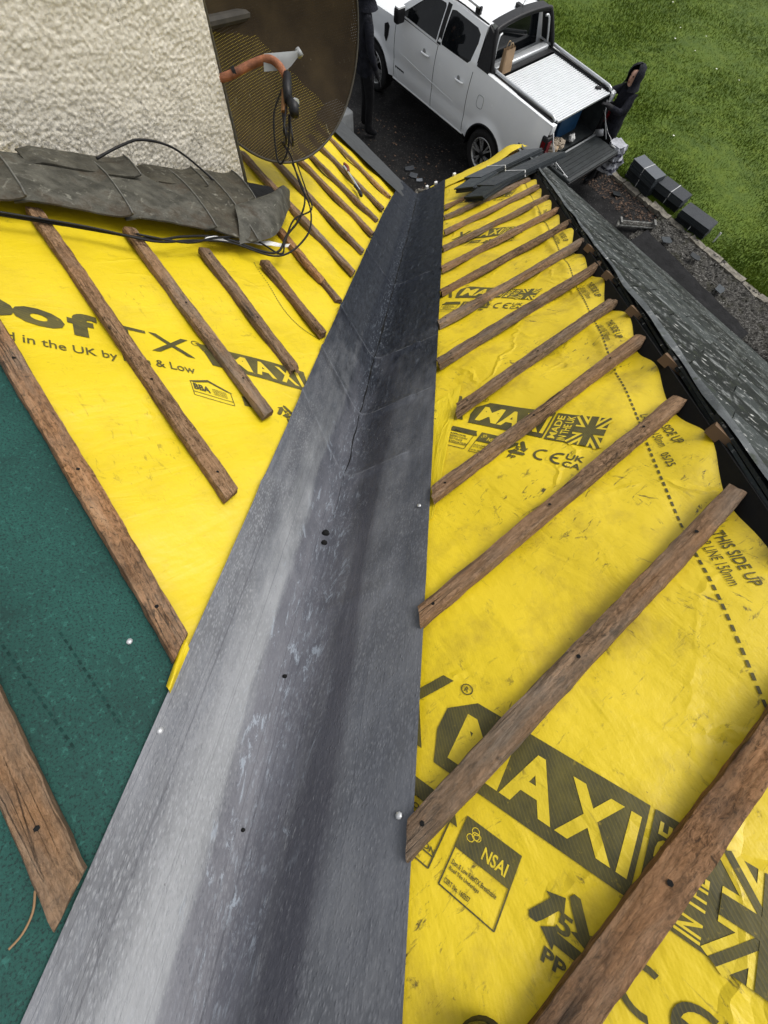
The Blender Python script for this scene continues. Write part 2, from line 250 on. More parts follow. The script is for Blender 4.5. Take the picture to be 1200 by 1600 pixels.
M = dict(
    yellow=yellow_mat('yellow_membrane', .45, (.60, .46, .008)), yellow_dirty=yellow_mat('yellow_membrane_soiled', 1.15, (.635, .475, .010)), ink=print_mat(),
    knock=yellow_mat('yellow_lettering', .6, (.60, .455, .018)),
    wood=wood_mat('weathered_batten', (.095, .055, .027), (.225, .132, .068), (.37, .25, .15)),
    wood_dark=wood_mat('dark_batten', (.070, .042, .022), (.170, .103, .055), (.32, .22, .135)),
    wood_red=wood_mat('reddish_batten', (.115, .055, .023), (.270, .138, .060), (.42, .25, .13)),
    wood_new=wood_mat('fresh_timber', (.24, .13, .055), (.36, .21, .095), (.46, .30, .16)),
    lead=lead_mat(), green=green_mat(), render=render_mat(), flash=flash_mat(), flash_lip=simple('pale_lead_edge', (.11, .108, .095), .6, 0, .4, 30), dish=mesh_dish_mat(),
    slate=slate_mat('wet_old_slate', (.007, .0085, .0085), (.020, .023, .023), .62, 1.0), new_slate=slate_mat('new_slate', (.016, .019, .021), (.026, .030, .033), .45, 0),
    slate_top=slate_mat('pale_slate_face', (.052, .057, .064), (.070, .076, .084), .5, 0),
    grass=grass_mat(), asphalt=asphalt_mat(), moss=moss_mat(), glass=glass_mat(),
    white=simple('white_vehicle_paint', (.80, .82, .825), .22, 0, .045, 1.3, coat=.8), silver=simple('brushed_silver', (.55, .57, .58), .35, .6, .08, 8),
    shutter=simple('silver_shutter_slats', (.58, .60, .61), .6, .0, .05, 6), black=simple('black_plastic', (.012, .012, .013), .45, 0, .3, 20),
    rubber=simple('tyre_rubber', (.014, .014, .014), .75, 0, .3, 30), liner=simple('dark_bed_liner', (.022, .026, .027), .55, 0, .35, 9, .002), dark=simple('dark_void', (.006, .006, .006), .9, 0, .2),
    alloy=simple('machined_alloy', (.50, .50, .49), .3, .7, .08), red=simple('red_lens', (.12, .006, .008), .15, 0, .2), bluebox=simple('blue_plastic', (.006, .045, .11), .5, 0, .15),
    paper=simple('brown_paper', (.30, .20, .115), .85, 0, .12, 14, .002), rag=simple('beige_rag', (.30, .25, .19), .9, 0, .3, 16, .006), card=simple('cardboard', (.40, .29, .17), .9, 0, .15),
    whitepl=simple('white_plastic', (.62, .62, .60), .5, 0, .15, 30), greypl=simple('grey_plastic', (.24, .25, .25), .5, 0, .15), gutter=simple('grimy_gutter', (.13, .13, .12), .6, 0, .55, 25, .004),
    navy=simple('black_cloth', (.010, .011, .016), .9, 0, .5, 9, .016), trouser=simple('black_trousers', (.006, .006, .007), .92, 0, .3, 12, .004), skin=simple('skin', (.56, .33, .24), .55, 0, .1, 20), glove=simple('glove', (.02, .02, .022), .8),
    rust=simple('rusty_pipe', (.25, .095, .045), .75, .1, .55, 18, .003), cable=simple('black_cable', (.008, .008, .009), .5), steel=simple('galvanised_steel', (.48, .49, .50), .45, .5, .15, 60),
    wall=simple('house_wall_render', (.45, .43, .38), .9, 0, .15, 6, .004), sack=simple('grey_woven_sack', (.32, .33, .36), .7, 0, .35, 14, .004), sackb=simple('navy_stripe', (.035, .037, .055), .7),
    tray=simple('eaves_tray_plastic', (.030, .033, .036), .55, 0, .2, 5), felt=simple('black_felt', (.007, .007, .0075), .9, 0, .5, 4, .006), daisy=simple('daisy_white', (.8, .8, .7), .8), stone=simple('pale_kerb_stone', (.17, .155, .125), .9, 0, .5, 9, .01),
    hair=simple('dark_hair', (.02, .014, .01), .8), boot=simple('black_boot_rubber', (.012, .013, .015), .35, 0, .3, 15, .002), band=simple('white_strapping', (.55, .56, .56), .4), redp=simple('red_handle', (.17, .035, .022), .7), deck=simple('old_sarking', (.10, .075, .05), .9))

# ------------------------------------------------------------------ builders
WL = {}
def world_of(par):
    return WL.get(par.name, Vector((0, 0, 0))) if par else Vector((0, 0, 0))
def obj(name, vs, fs, mat, parent=None, uv=None, smooth=False, kind=None, mats=None, mi=None, label=None):
    vs = [Vector(v) for v in vs]
    lo = [min(v[i] for v in vs) for i in range(3)]; hi = [max(v[i] for v in vs) for i in range(3)]
    o0 = Vector(((lo[0] + hi[0]) / 2, (lo[1] + hi[1]) / 2, lo[2]))
    me = bpy.data.meshes.new(name); me.from_pydata([v - o0 for v in vs], [], fs)
    for mm in (mats or [mat]): me.materials.append(M[mm] if isinstance(mm, str) else mm)
    if mi: me.polygons.foreach_set('material_index', mi)
    if uv is not None:
        ul = me.uv_layers.new(name='UVMap'); li = np.empty(len(me.loops), np.int32); me.loops.foreach_get('vertex_index', li)
        ul.data.foreach_set('uv', np.asarray([(q[0], q[1]) for q in uv], np.float32)[li].ravel())
    if smooth: me.polygons.foreach_set('use_smooth', [True] * len(me.polygons))
    me.update(); o = bpy.data.objects.new(name, me); COL.objects.link(o)
    WL[o.name] = o0
    if parent: o.parent = parent; o.location = o0 - world_of(parent)
    else: o.location = o0
    if kind: o['kind'] = kind
    if label: o['label'] = label
    return o
def thing(name, label, cat, loc=(0, 0, 0), rz=0, group=None, local=False):
    o = bpy.data.objects.new(name, None); COL.objects.link(o); o.location = loc; o.rotation_euler = (0, 0, rz); o.empty_display_size = .1
    WL[o.name] = Vector((0, 0, 0)) if local else Vector(loc)
    return tag(o, label, cat, group)
def tag(o, label, cat, group=None):
    o['label'] = label; o['category'] = cat
    if group: o['group'] = group
    return o
class MB:
    def __init__(s, F=None): s.v = []; s.f = []; s.uv = []; s.F = F
    def add(s, vs, fs, uv=None):
        b = len(s.v); s.v += [s.F(*v) if s.F else Vector(v) for v in vs]; s.f += [tuple(b + i for i in f) for f in fs]
        s.uv += uv if uv else [(0, 0)] * len(vs); return s
    def box(s, c, d, R=None):
        hx, hy, hz = d[0] / 2, d[1] / 2, d[2] / 2
        vs = [Vector((x * hx, y * hy, z * hz)) for x in (-1, 1) for y in (-1, 1) for z in (-1, 1)]
        if R is not None: vs = [R @ v for v in vs]
        return s.add([tuple(v + Vector(c)) for v in vs], [(0, 1, 3, 2), (4, 6, 7, 5), (0, 4, 5, 1), (2, 3, 7, 6), (0, 2, 6, 4), (1, 5, 7, 3)])
    def prism(s, poly, z0, z1, fn=None):
        n = len(poly); vs = [(x, y, z0) for x, y in poly] + [(x, y, z1) for x, y in poly]
        if fn: vs = [fn(*v) for v in vs]
        return s.add(vs, [tuple(range(n))[::-1], tuple(range(n, 2 * n))] + [(i, (i + 1) % n, n + (i + 1) % n, n + i) for i in range(n)])
    def tube(s, pts, r, n=8, cap=True):
        pts = [Vector(p) for p in pts]; rs = r if isinstance(r, (list, tuple)) else [r] * len(pts); vs = []; up = Vector((.31, .22, .92)).normalized(); prev = None
        for i, p in enumerate(pts):
            t = (pts[min(i + 1, len(pts) - 1)] - pts[max(i - 1, 0)]).normalized()
            if prev is None: x = t.cross(up); x = x if x.length > 1e-3 else t.cross(Vector((1, 0, 0)))
            else: x = prev - t * prev.dot(t)
            x.normalize(); prev = x; y = t.cross(x)
            for k in range(n):
                an = 2 * math.pi * k / n; vs.append(tuple(p + (x * math.cos(an) + y * math.sin(an)) * rs[i]))
        fs = [(i * n + k, i * n + (k + 1) % n, (i + 1) * n + (k + 1) % n, (i + 1) * n + k) for i in range(len(pts) - 1) for k in range(n)]
        if cap: fs += [tuple(range(n))[::-1], tuple((len(pts) - 1) * n + k for k in range(n))]
        return s.add(vs, fs)
    def lathe(s, prof, n=24, M4=None):      # prof: (radius, along y)
        vs = []
        for r, y in prof:
            for k in range(n):
                an = 2 * math.pi * k / n; v = Vector((r * math.cos(an), y, r * math.sin(an))); vs.append(tuple(M4 @ v if M4 else v))
        fs = [(i * n + k, (i + 1) * n + k, (i + 1) * n + (k + 1) % n, i * n + (k + 1) % n) for i in range(len(prof) - 1) for k in range(n)]
        return s.add(vs, fs)
    def grid(s, fn, U, V, uvfn=None, flip=False):
        vs = []; uv = []
        for a in U:
            for b in V: vs.append(fn(a, b)); uv.append(uvfn(a, b) if uvfn else (a, b))
        nv = len(V); fs = []
        for i in range(len(U) - 1):
            for j in range(nv - 1):
                f = (i * nv + j, (i + 1) * nv + j, (i + 1) * nv + j + 1, i * nv + j + 1); fs.append(f[::-1] if flip else f)
        return s.add(vs, fs, uv)
    def build(s, name, mat, parent=None, smooth=False, **kw): return obj(name, s.v, s.f, mat, parent, s.uv, smooth, **kw)
def bevelled(mb, r=.01, seg=2):
    bm = bmesh.new(); vv = [bm.verts.new(v) for v in mb.v]
    for f in mb.f:
        try: bm.faces.new([vv[i] for i in f])
        except ValueError: pass
    bmesh.ops.bevel(bm, geom=bm.edges[:], offset=r, segments=seg, affect='EDGES', profile=.5)
    bm.verts.index_update(); mb.v = [v.co.copy() for v in bm.verts]; mb.f = [tuple(v.index for v in f.verts) for f in bm.faces]; mb.uv = [(0, 0)] * len(mb.v); bm.free(); return mb
def lin(a, b, n): return [a + (b - a) * i / (n - 1) for i in range(n)]
def spline(pts, n=8):
    pts = [Vector(p) for p in pts]; q = [pts[0]] + pts + [pts[-1]]; out = []
    for i in range(1, len(q) - 2):
        for k in range(n):
            t = k / n; p0, p1, p2, p3 = q[i - 1:i + 3]
            out.append(.5 * (2 * p1 + (p2 - p0) * t + (2 * p0 - 5 * p1 + 4 * p2 - p3) * t * t + (3 * p1 - p0 - 3 * p2 + p3) * t ** 3))
    return out + [pts[-1]]

# ================================================================== GROUND
def ground_z(x, y): return GZ
mb = MB(); mb.add([(-60, -40, GZ - .06), (120, -40, GZ - .06), (120, 160, GZ - .06), (-60, 160, GZ - .06)], [(0, 1, 2, 3)]); mb.build('ground', 'asphalt', kind='structure')
# driveway: a rough sheet up to the kerb line x + y = 9.05
def dv(x, y): return (x, y, GZ + .004 * nz(x * 2, y * 2) + .0015 * nz(x * 9, y * 9))
mb = MB(); mb.grid(lambda p, q: dv(S * (q + p), S * (q - p)), lin(-14, 14, 120), lin(-4, 6.40, 60)); mb.build('driveway', 'asphalt', kind='structure', smooth=True)
# lawn beyond the kerb
def lz(x, y): return GZ + .04 + .03 * nz(x * .5, y * .5) + .012 * nz(x * 2.2, y * 2.2)
def lawn_edge(p): return 6.54 + .05 * nz(p * 1.7) + .03 * nz(p * 5)
mb = MB(); mb.grid(lambda p, q: (S * (lawn_edge(p) * (1 - min(q, 1)) + (6.9 + (q - 1) if q > 1 else 6.9) * min(q, 1) + p), S * (lawn_edge(p) * (1 - min(q, 1)) + (6.9 + (q - 1) if q > 1 else 6.9) * min(q, 1) - p), lz(p, q)), lin(-34, 34, 200), [0, .3, .6, 1] + lin(1.2, 40, 110)); lawn = mb.build('lawn', 'grass', kind='structure', smooth=True)
# grass blades on the part in view
N = 210000
q = rng.random(N) ** 1.5; dd = 6.52 + q * 11.5; pp = -9.5 + rng.random(N) * 14.5
ok = np.ones(N, bool); x = S * (dd + pp); y = S * (dd - pp); ok &= (x > -.5) & (x < 9.5) & (y > .5); x, y, dd, pp = x[ok], y[ok], dd[ok], pp[ok]; N = len(x)
clump = np.array([nz(a * 1.3, b * 1.3, 4) for a, b in zip(x[::50], y[::50])]).repeat(50)[:N]
h = (.014 + .022 * rng.random(N)) * (1 + .5 * clump); wd = .006 + .006 * rng.random(N); an = rng.random(N) * 6.283; le = rng.random(N) * .045; la = rng.random(N) * 6.283
zb = np.full(N, GZ + .03)
V = np.empty((N, 3, 3), np.float32)
V[:, 0] = np.stack([x - wd * np.cos(an), y - wd * np.sin(an), zb], 1); V[:, 1] = np.stack([x + wd * np.cos(an), y + wd * np.sin(an), zb], 1)
V[:, 2] = np.stack([x + le * np.cos(la), y + le * np.sin(la), zb + h + .02], 1)
me = bpy.data.meshes.new('grass'); me.vertices.add(3 * N); me.vertices.foreach_set('co', V.ravel()); me.loops.add(3 * N); me.loops.foreach_set('vertex_index', np.arange(3 * N, dtype=np.int32))
me.polygons.add(N); me.polygons.foreach_set('loop_start', np.arange(0, 3 * N, 3, dtype=np.int32)); me.polygons.foreach_set('loop_total', np.full(N, 3, np.int32)); me.update(calc_edges=True)
tt = np.repeat(rng.random(N) ** 2 * .55, 3).astype(np.float32); at = me.attributes.new('tint', 'FLOAT', 'POINT'); at.data.foreach_set('value', tt)
me.materials.append(M['grass']); o = bpy.data.objects.new('grass', me); COL.objects.link(o); o['kind'] = 'stuff'
mb = MB()
for k in range(24):
    d0 = 6.6 + random.random() * 9; p0 = -8 + random.random() * 11; X, Y = S * (d0 + p0), S * (d0 - p0); r = .012 + .012 * random.random()
    ring = [(X + r * math.cos(t * 1.0472), Y + r * math.sin(t * 1.0472), GZ + .085) for t in range(6)]; mb.add(ring + [(X, Y, GZ + .093)], [(t, (t + 1) % 6, 6) for t in range(6)])
mb.build('daisies', 'daisy', kind='stuff')
# kerb of rough pale stones along the lawn, one by one where it shows
kb = MB(); kb.box((0, 0, 0), (0.01, 0.01, 0.01)); kerb = None
def rough_block(a0, a1, d0, d1, z0, z1, seed, j=.02):
    vs = []
    U, Vv = lin(a0, a1, 5), lin(d0, d1, 4); top = []
    mbx = MB()
    def pt(p, qd, z): 
        p += j * nz(p * 9, qd * 9, seed); qd += j * nz(p * 8, qd * 8, seed + 5); return (S * (qd + p), S * (qd - p), z + (j * .8 * nz(p * 12, qd * 12, seed + 9) if z > z0 else 0))
    mbx.grid(lambda a, b: pt(a, b, z1), U, Vv)
    mbx.grid(lambda a, b: pt(a, d0 if True else 0, b), U, [z0, z1 - .004], flip=True); mbx.grid(lambda a, b: pt(a, d1, b), U, [z0, z1 - .004])
    mbx.grid(lambda a, b: pt(a0, a, b), Vv, [z0, z1 - .004]); mbx.grid(lambda a, b: pt(a1, a, b), Vv, [z0, z1 - .004], flip=True); return mbx
kerb = bpy.data.objects.new('kerb', None); COL.objects.link(kerb); kerb['kind'] = 'structure'; kerb.location = (S * 6.45, S * 6.45, GZ); WL['kerb'] = Vector(kerb.location)
p0 = -9.0; k = 0
while p0 < 5.4:
    L_ = .32 + .3 * random.random(); rough_block(p0, p0 + L_ - .02, 6.37 + .02 * random.random(), 6.53 + .02 * random.random(), GZ - .05, GZ + .05 + .03 * random.random(), k * 3.1, .03).build('kerb_stone', 'stone', kerb); p0 += L_; k += 1
# mossy rubble strip beside the lawn
def mz(p, q): return GZ + .03 + .07 * abs(nz(p * 3, q * 3, 2)) + .06 * abs(nz(p * 9, q * 6, 7)) + .03 * nz(p * 26, q * 16, 3)
mb = MB(); mb.grid(lambda p, q: (S * (q + p), S * (q - p), mz(p, q) if 0 < q - 5.3 and q < 6.5 else GZ - .02), lin(.42, 6.0, 260), [5.28] + lin(5.32, 6.52, 90) + [6.58]); mb.build('mossy_rubble', 'moss', kind='structure', smooth=False)
mb = MB()
for k in range(420):
    p0 = .35 + random.random() * 4.2; q0 = 5.3 + random.random() * 1.25; r = .014 + .03 * random.random() ** 2; cz = mz(p0, q0)
    vs = [Vector(v) * (1 + .35 * random.uniform(-1, 1)) for v in ((1, 0, 0), (-1, 0, 0), (0, 1, 0), (0, -1, 0), (0, 0, .6), (0, 0, -.6))]
    mb.add([(S * (q0 + p0) + v.x * r, S * (q0 - p0) + v.y * r, cz + v.z * r) for v in vs], [(0, 2, 4), (2, 1, 4), (1, 3, 4), (3, 0, 4), (2, 0, 5), (1, 2, 5), (3, 1, 5), (0, 3, 5)])
mb.build('gravel', 'moss', kind='stuff')
# leaf litter and rubble on the driveway beside the kerb
mb = MB()
for k in range(1500):
    if k < 1150: p0 = -1.6 + random.random() * 2.6; q0 = 5.75 + random.random() * .65
    else: p0 = -5 + random.random() * 5; q0 = 2.2 + random.random() * 1.6
    r = .008 + .02 * random.random() ** 2; an = random.random() * 6.28
    mb.add([(S * (q0 + p0) + r * math.cos(an + t * 2.094) * (1.6 if t == 0 else 1), S * (q0 - p0) + r * math.sin(an + t * 2.094), GZ + .008 + (r * .6 if t == 1 else 0)) for t in range(3)], [(0, 1, 2)])
mb.build('leaf_litter', simple('brown_litter', (.075, .045, .028), .9, 0, .7, 30), kind='stuff')
for k, (p0, q0, rz, lx, ly) in enumerate(((.95, 5.78, .4, .26, .17), (1.55, 5.95, -.3, .22, .15), (2.35, 5.72, .9, .28, .16), (-.55, 6.05, .2, .20, .13))):
    m_ = MB(); m_.prism([(lx * .5, ly * .5), (-lx * .4, ly * .46), (-lx * .5, -ly * .35), (lx * .05, -ly * .5), (lx * .46, -ly * .30)], 0, .010); Rm = Matrix.Rotation(rz, 3, 'Z') @ Matrix.Rotation(.16, 3, 'Y'); m_.v = [Rm @ v + Vector((S * (q0 + p0), S * (q0 - p0), GZ + (.15 if k < 3 else .03))) for v in m_.v]
    tag(m_.build('loose_slate', 'new_slate'), ('loose dark slate on the mossy rubble, nearest the old gutter length', 'loose dark slate in the middle of the mossy rubble strip', 'loose dark slate on the rubble, furthest from the truck', 'loose dark slate in the leaf litter by the kerb')[k], 'loose slate', 'loose slates below the hip')
# black felt sheet lying over a low edge between house and rubble
def fs_(p, q):
    z = GZ + .20 + .02 * nz(p * 3, q * 3) + (.05 * max(0, 1 - abs(p - 2.35) / .16) + .06 * max(0, 1 - abs(p - 3.0) / .12)) * (1 if q < 5.1 else .3); return (S * (q + p), S * (q - p), z)
q0_ = lambda p: lerp(5.04, 4.70, (p - .6) / 2.4); q1_ = lambda p: lerp(5.56, 5.31, (p - .6) / 2.4) + .01 * nz(p * 6)
fq = lambda p, t: fs_(p, lerp(q0_(p), q1_(p), t))
mb = MB(); U = lin(.58, 3.3, 70); Vv = lin(0, 1, 16); mb.grid(fq, U, Vv)
dropz = lambda v, t: (v[0], v[1], lerp(v[2], GZ, t))
for qq, fl in ((0, True), (1, False)): mb.grid(lambda p, t: dropz(fq(p, qq), t), U, [0, 1], flip=fl)
mb.grid(lambda q_, t: dropz(fq(.58, q_), t), Vv, [0, 1])
tag(mb.build('felt_sheet', 'felt', smooth=True), 'long black felt sheet lying beside the mossy rubble strip', 'felt sheet')

# ================================================================== HOUSE
house = thing('house', 'house roof stripped to membrane with old slates left on the hip slope', 'house', (0, -2, GZ))
def edgeR(s): return interp(s, [(0, 1.50), (1.2, 1.49), (2.3, 1.46), (2.75, 1.45), (3.33, 1.44), (3.63, 1.435), (3.93, 1.43), (5, 1.43)])
# decks under the membranes
mb = MB(RP); mb.add([(.20, -.02, -.034), (1.36, -.02, -.034), (1.36 - 5.6 * CP, 5.6, -.034), (-5.6 * CP + .20, 5.6, -.034), (.20, -.02, -.07), (1.36, -.02, -.07), (1.36 - 5.6 * CP, 5.6, -.07), (-5.6 * CP + .20, 5.6, -.07)], [(0, 1, 2, 3), (7, 6, 5, 4), (0, 4, 5, 1), (1, 5, 6, 2), (2, 6, 7, 3), (3, 7, 4, 0)]); mb.build('roof_deck', 'deck', house)
mb = MB(LP); mb.add([(.25, -.02, -.034), (3.2, -.02, -.034), (3.2, 5.6, -.034), (-5.6 * CP + .25, 5.6, -.034), (.25, -.02, -.07), (3.2, -.02, -.07), (3.2, 5.6, -.07), (-5.6 * CP + .25, 5.6, -.07)], [(0, 3, 2, 1), (7, 4, 5, 6), (0, 1, 5, 4), (1, 2, 6, 5), (2, 3, 7, 6), (3, 0, 4, 7)]); mb.build('roof_deck', 'deck', house)
# walls below the eaves
def wall(pts, z0, z1, th=.25):
    m_ = MB(); n_ = len(pts)
    for i in range(n_ - 1):
        a, b = Vector((*pts[i], 0)), Vector((*pts[i + 1], 0)); d = (b - a).normalized(); nn = Vector((d.y, -d.x, 0)) * th
        vs = [a, b, b + nn, a + nn]; m_.add([(v.x, v.y, z0) for v in vs] + [(v.x, v.y, z1) for v in vs], [(0, 1, 5, 4), (1, 2, 6, 5), (2, 3, 7, 6), (3, 0, 4, 7), (4, 5, 6, 7)])
    return m_
eL = [tuple(LP(3.2, .22)[:2]), tuple(LP(.0, .22)[:2]), tuple(RP(1.15, .22)[:2])]
hipw = [tuple(RP(1.15, .22)[:2]), tuple((HP(6.0, .25))[:2])]
wall([(eL[0][0], eL[0][1]), (0, -.32), (eL[2][0], eL[2][1]), hipw[1]], GZ - .02, -.14).build('wall', 'wall', house)
# fascia boards and gutters
def board(Fn, a0, a1, s, hgt, parent, nm, mat, th=.02):
    m_ = MB(); A, B = Fn(a0, s, -.03), Fn(a1, s, -.03); d = (B - A); d.z = 0; d.normalize(); nn = Vector((d.y, -d.x, 0)) * th
    vs = [A, B, B + nn, A + nn]; m_.add([tuple(v) for v in vs] + [(v.x, v.y, v.z - hgt) for v in vs], [(0, 3, 2, 1), (4, 5, 6, 7), (0, 1, 5, 4), (1, 2, 6, 5), (2, 3, 7, 6), (3, 0, 4, 7)]); return m_.build(nm, mat, parent)
board(LP, .08, 3.2, -.0, .15, house, 'fascia', 'greypl'); board(RP, .08, 1.45, -.0, .15, house, 'fascia', 'greypl'); board(HP, -.02, 6, 0, .15, house, 'fascia', 'greypl')
def gutter(A, B, out, r=.055):
    m_ = MB(); A, B, out = Vector(A), Vector(B), Vector(out)
    prof = [(r * math.cos(t), r * math.sin(t)) for t in lin(math.pi, 2 * math.pi, 9)]; prof += [((r - .004) * math.cos(t), (r - .004) * math.sin(t)) for t in lin(2 * math.pi, math.pi, 9)]
    L_ = (B - A).length; nn = max(2, int(L_ / .12)); vs = []; k_ = len(prof)
    for i in range(nn + 1):
        c = lerp(A, B, i / nn) + Vector((0, 0, .003 * nz(i * .8)))
        vs += [tuple(c + out * p_[0] + Vector((0, 0, p_[1]))) for p_ in prof]
    m_.add(vs, [(i * k_ + j, i * k_ + (j + 1) % k_, (i + 1) * k_ + (j + 1) % k_, (i + 1) * k_ + j) for i in range(nn) for j in range(k_)] + [tuple(range(k_)), tuple(nn * k_ + j for j in range(k_))[::-1]]); return m_
oL = Vector((S, S, 0)); oR = Vector((-S, S, 0))
g0 = gutter(LP(.10, 0, -.07) + oL * .035, LP(3.2, 0, -.07) + oL * .035, oL, .05).build('gutter', 'gutter', house, True)
g1 = gutter(RP(.12, 0, -.06) + oR * .035, RP(1.45, 0, -.06) + oR * .035, oR, .05).build('gutter', 'gutter', house, True)
g2 = gutter(HP(.05, 0, -.06) + oL * .035, HP(.62, 0, -.06) + oL * .035, oL, .045).build('gutter', 'whitepl', house, True)
for t in (.12, .24, .5): c = RP(t, 0, -.06) + oR * .07; mb = MB(); mb.box((c.x, c.y, c.z + .045), (.03, .022, .03), Matrix.Rotation(.785, 3, 'Z')); mb.build('gutter_clip', 'whitepl', house)
mb = MB(); c0 = LP(.1, -.03, -.02); c1 = RP(.12, -.03, -.02); mid = Vector((-.04, .16, -.09)); mb.tube(spline([c0, lerp(c0, mid, .6), mid, lerp(c1, mid, .6), c1], 5), [.016, .02, .018, .022, .017, .02, .024, .018, .02, .022, .018, .02, .022, .016, .02, .02, .018, .02, .02, .02, .016][:21], 7); mb.build('mortar_bead', 'stone', house)
# hip slope of old slates, each slate its own piece, clipped on the hip line
hip = MB(HP).add([(0, -.01, -.02), (6, -.01, -.02), (6, 5.6, -.02), (5.6 * CP, 5.6, -.02), (0, -.01, -.06), (6, -.01, -.06), (6, 5.6, -.06), (5.6 * CP, 5.6, -.06)], [(0, 1, 2, 3), (7, 6, 5, 4), (0, 4, 5, 1), (1, 5, 6, 2), (2, 6, 7, 3), (3, 7, 4, 0)]).build('hip_slope', 'deck', house)
def clip(poly, f):
    out = []
    for i, a in enumerate(poly):
        b = poly[(i + 1) % len(poly)]; fa, fb = f(a), f(b)
        if fa >= 0: out.append(a)
        if fa * fb < 0: t = fa / (fa - fb); out.append((a[0] + (b[0] - a[0]) * t, a[1] + (b[1] - a[1]) * t))
    return out
ns = 0
for r_ in range(18):
    t0 = .0 + r_ * .27; x0 = (r_ % 2) * .22 - .1 + .05 * nz(r_ * 1.7)
    for j in range(24):
        b0 = x0 + j * .452
        if b0 > 6.0 or ns > 285: break
        jj = .012 * random.uniform(-1, 1); tl = t0 + jj; edge = lambda q_: q_[0] - q_[1] * CP - interp(q_[1], [(0, -.03), (2.2, -.02), (3.0, -.015)]) - .018 * nz(q_[1] * 4)
        poly = clip([(b0 + .002, tl), (b0 + .06, tl - .006 * random.random()), (b0 + .225, tl - .010 * random.random()), (b0 + .40, tl - .004 * random.random()), (b0 + .448, tl + .008 * random.uniform(-.5, 1)), (b0 + .448, tl + .55), (b0 + .002, tl + .55)], edge)
        if len(poly) < 3: continue
        hh = .005 * random.random(); sk = .010 * random.uniform(-1, 1)
        def hf(b, t, k): return (b + sk * (t - t0), t, .030 + hh - (t - t0) * .042 + k + .004 * nz(b * 5, t * 5))
        n_ = len(poly); m_ = MB(HP); m_.add([hf(b, t, .009) for b, t in poly] + [hf(b, t, 0) for b, t in poly], [tuple(range(n_)), tuple(range(n_, 2 * n_))[::-1]] + [(i, n_ + i, n_ + (i + 1) % n_, (i + 1) % n_) for i in range(n_)])
        m_.build('slate', 'slate', hip); ns += 1
# worn lead roll / debris lip on the hip edge and batten stubs in the gap
mb = MB(HP); U = lin(.10, 5.2, 100)
def lip(t, k):
    b = t * CP; return (b + interp(t, [(0, -.03), (2.2, -.03), (3.0, -.022)]) + k * .055 + .014 * nz(t * 3.3, k), t, .045 - .010 * k + .013 * math.sin(k * 3.14) + .012 * nz(t * 5, k * 3))
mb.grid(lip, U, [0, .25, .5, .75, 1]); mb.build('hip_lead', slate_mat('worn_slate_edge', (.030, .034, .035), (.10, .108, .11), .55, 1.0), hip, True)
for r_ in range(9, 17):
    t0 = .12 + r_ * .285; b0 = t0 * CP; m_ = MB(HP)
    m_.add([(b0 - .05 + dx, t0 + dt, z) for dx in (0, .30) for dt in (-.025, .025) for z in (.0, .03)], [(0, 1, 3, 2), (4, 6, 7, 5), (0, 4, 5, 1), (2, 3, 7, 6), (0, 2, 6, 4), (1, 5, 7, 3)]); m_.build('batten_end', 'wood_dark', hip)
mb = MB(HP); mb.add([(t * CP + dx, t, z) for t in (.3, 5.5) for dx in (-.035, .02) for z in (-.05, .012)], [(0, 1, 3, 2), (4, 6, 7, 5), (0, 4, 5, 1), (2, 3, 7, 6), (0, 2, 6, 4), (1, 5, 7, 3)]); mb.build('hip_rafter', 'dark', hip)

# ================================================================== MEMBRANES
def hR(W, s):
    sag = -.007 * (1 + math.cos((W - s * CP) * 2 * math.pi / .42)); e = edgeR(s); k = max(0, (W - 1.0) / (e - 1.0)) if W > 1.0 else 0
    bt = math.cos((s - .235) * 2 * math.pi / .2845)       # +1 on a batten
    wr = k * k * (.012 + .020 * -bt) * .9 + k * .012 * nz(s * 6.5, W * 5, 1)
    fold = .010 * math.exp(-((W - 1.22 - .05 * nz(s * 2.1)) / .022) ** 2) * (.5 + .5 * nz(s * 1.9, 3)) if s < 3.4 else 0
    cr = 0
    if 3.85 < s < 4.35: d = W - .24 - (s - 3.84) * 1.15 * 0 - lerp(.772, 1.009, (s - 3.977) / .213) + .24; cr = .006 * math.exp(-(d / .012) ** 2)
    return sag + wr + fold - (1.1 if s < 2.4 else .55) * max(0, W - 1.405) + cr + .004 * nz(s * 2.3, W * 2.3, 5) + .0025 * nz(s * 8, W * 7, 8) - .004
def hL(W, s): return -.007 * (1 + math.cos((W - s * CP) * 2 * math.pi / .45)) + .006 * nz(s * 1.9, W * 1.7, 11) + .003 * nz(s * 6.5, W * 6, 13) - .004 + (.010 * math.exp(-((s - 2.05) / .1) ** 2) * nz(W * 7, 2) if W > .3 else 0) + (.006 * nz(s * 9, 31) * math.exp(-((W - .42) / .07) ** 2))
def hG(W, s): return -.006 + .005 * nz(s * 2, W * 2, 17) + .002 * nz(s * 7, W * 7, 19)
def memb(name, F, hf, Ws, Ss, wf, mat, label, cat, edge=None, off=0.0):
    m_ = MB()
    def pt(s, t):
        W = wf(s, t); return tuple(F(W - s * CP, s, hf(W, s) + off))
    m_.grid(pt, Ss, Ws, uvfn=lambda s, t: (wf(s, t) - s * CP, s), flip=(F is LP)); return tag(m_.build(name, mat, smooth=True), label, cat, 'membranes')
def wr_(s, t): e = edgeR(s) + .016 * math.cos((s - .235) * 2 * math.pi / .2845 + math.pi) + .02 * nz(s * 4, 2); return .29 + (e - .29) * t
memb('roofing_membrane', RP, hR, lin(0, 1, 90), lin(-.03, 5.3, 300), wr_, 'yellow_dirty', 'yellow printed membrane under the battens right of the lead valley', 'roofing membrane')
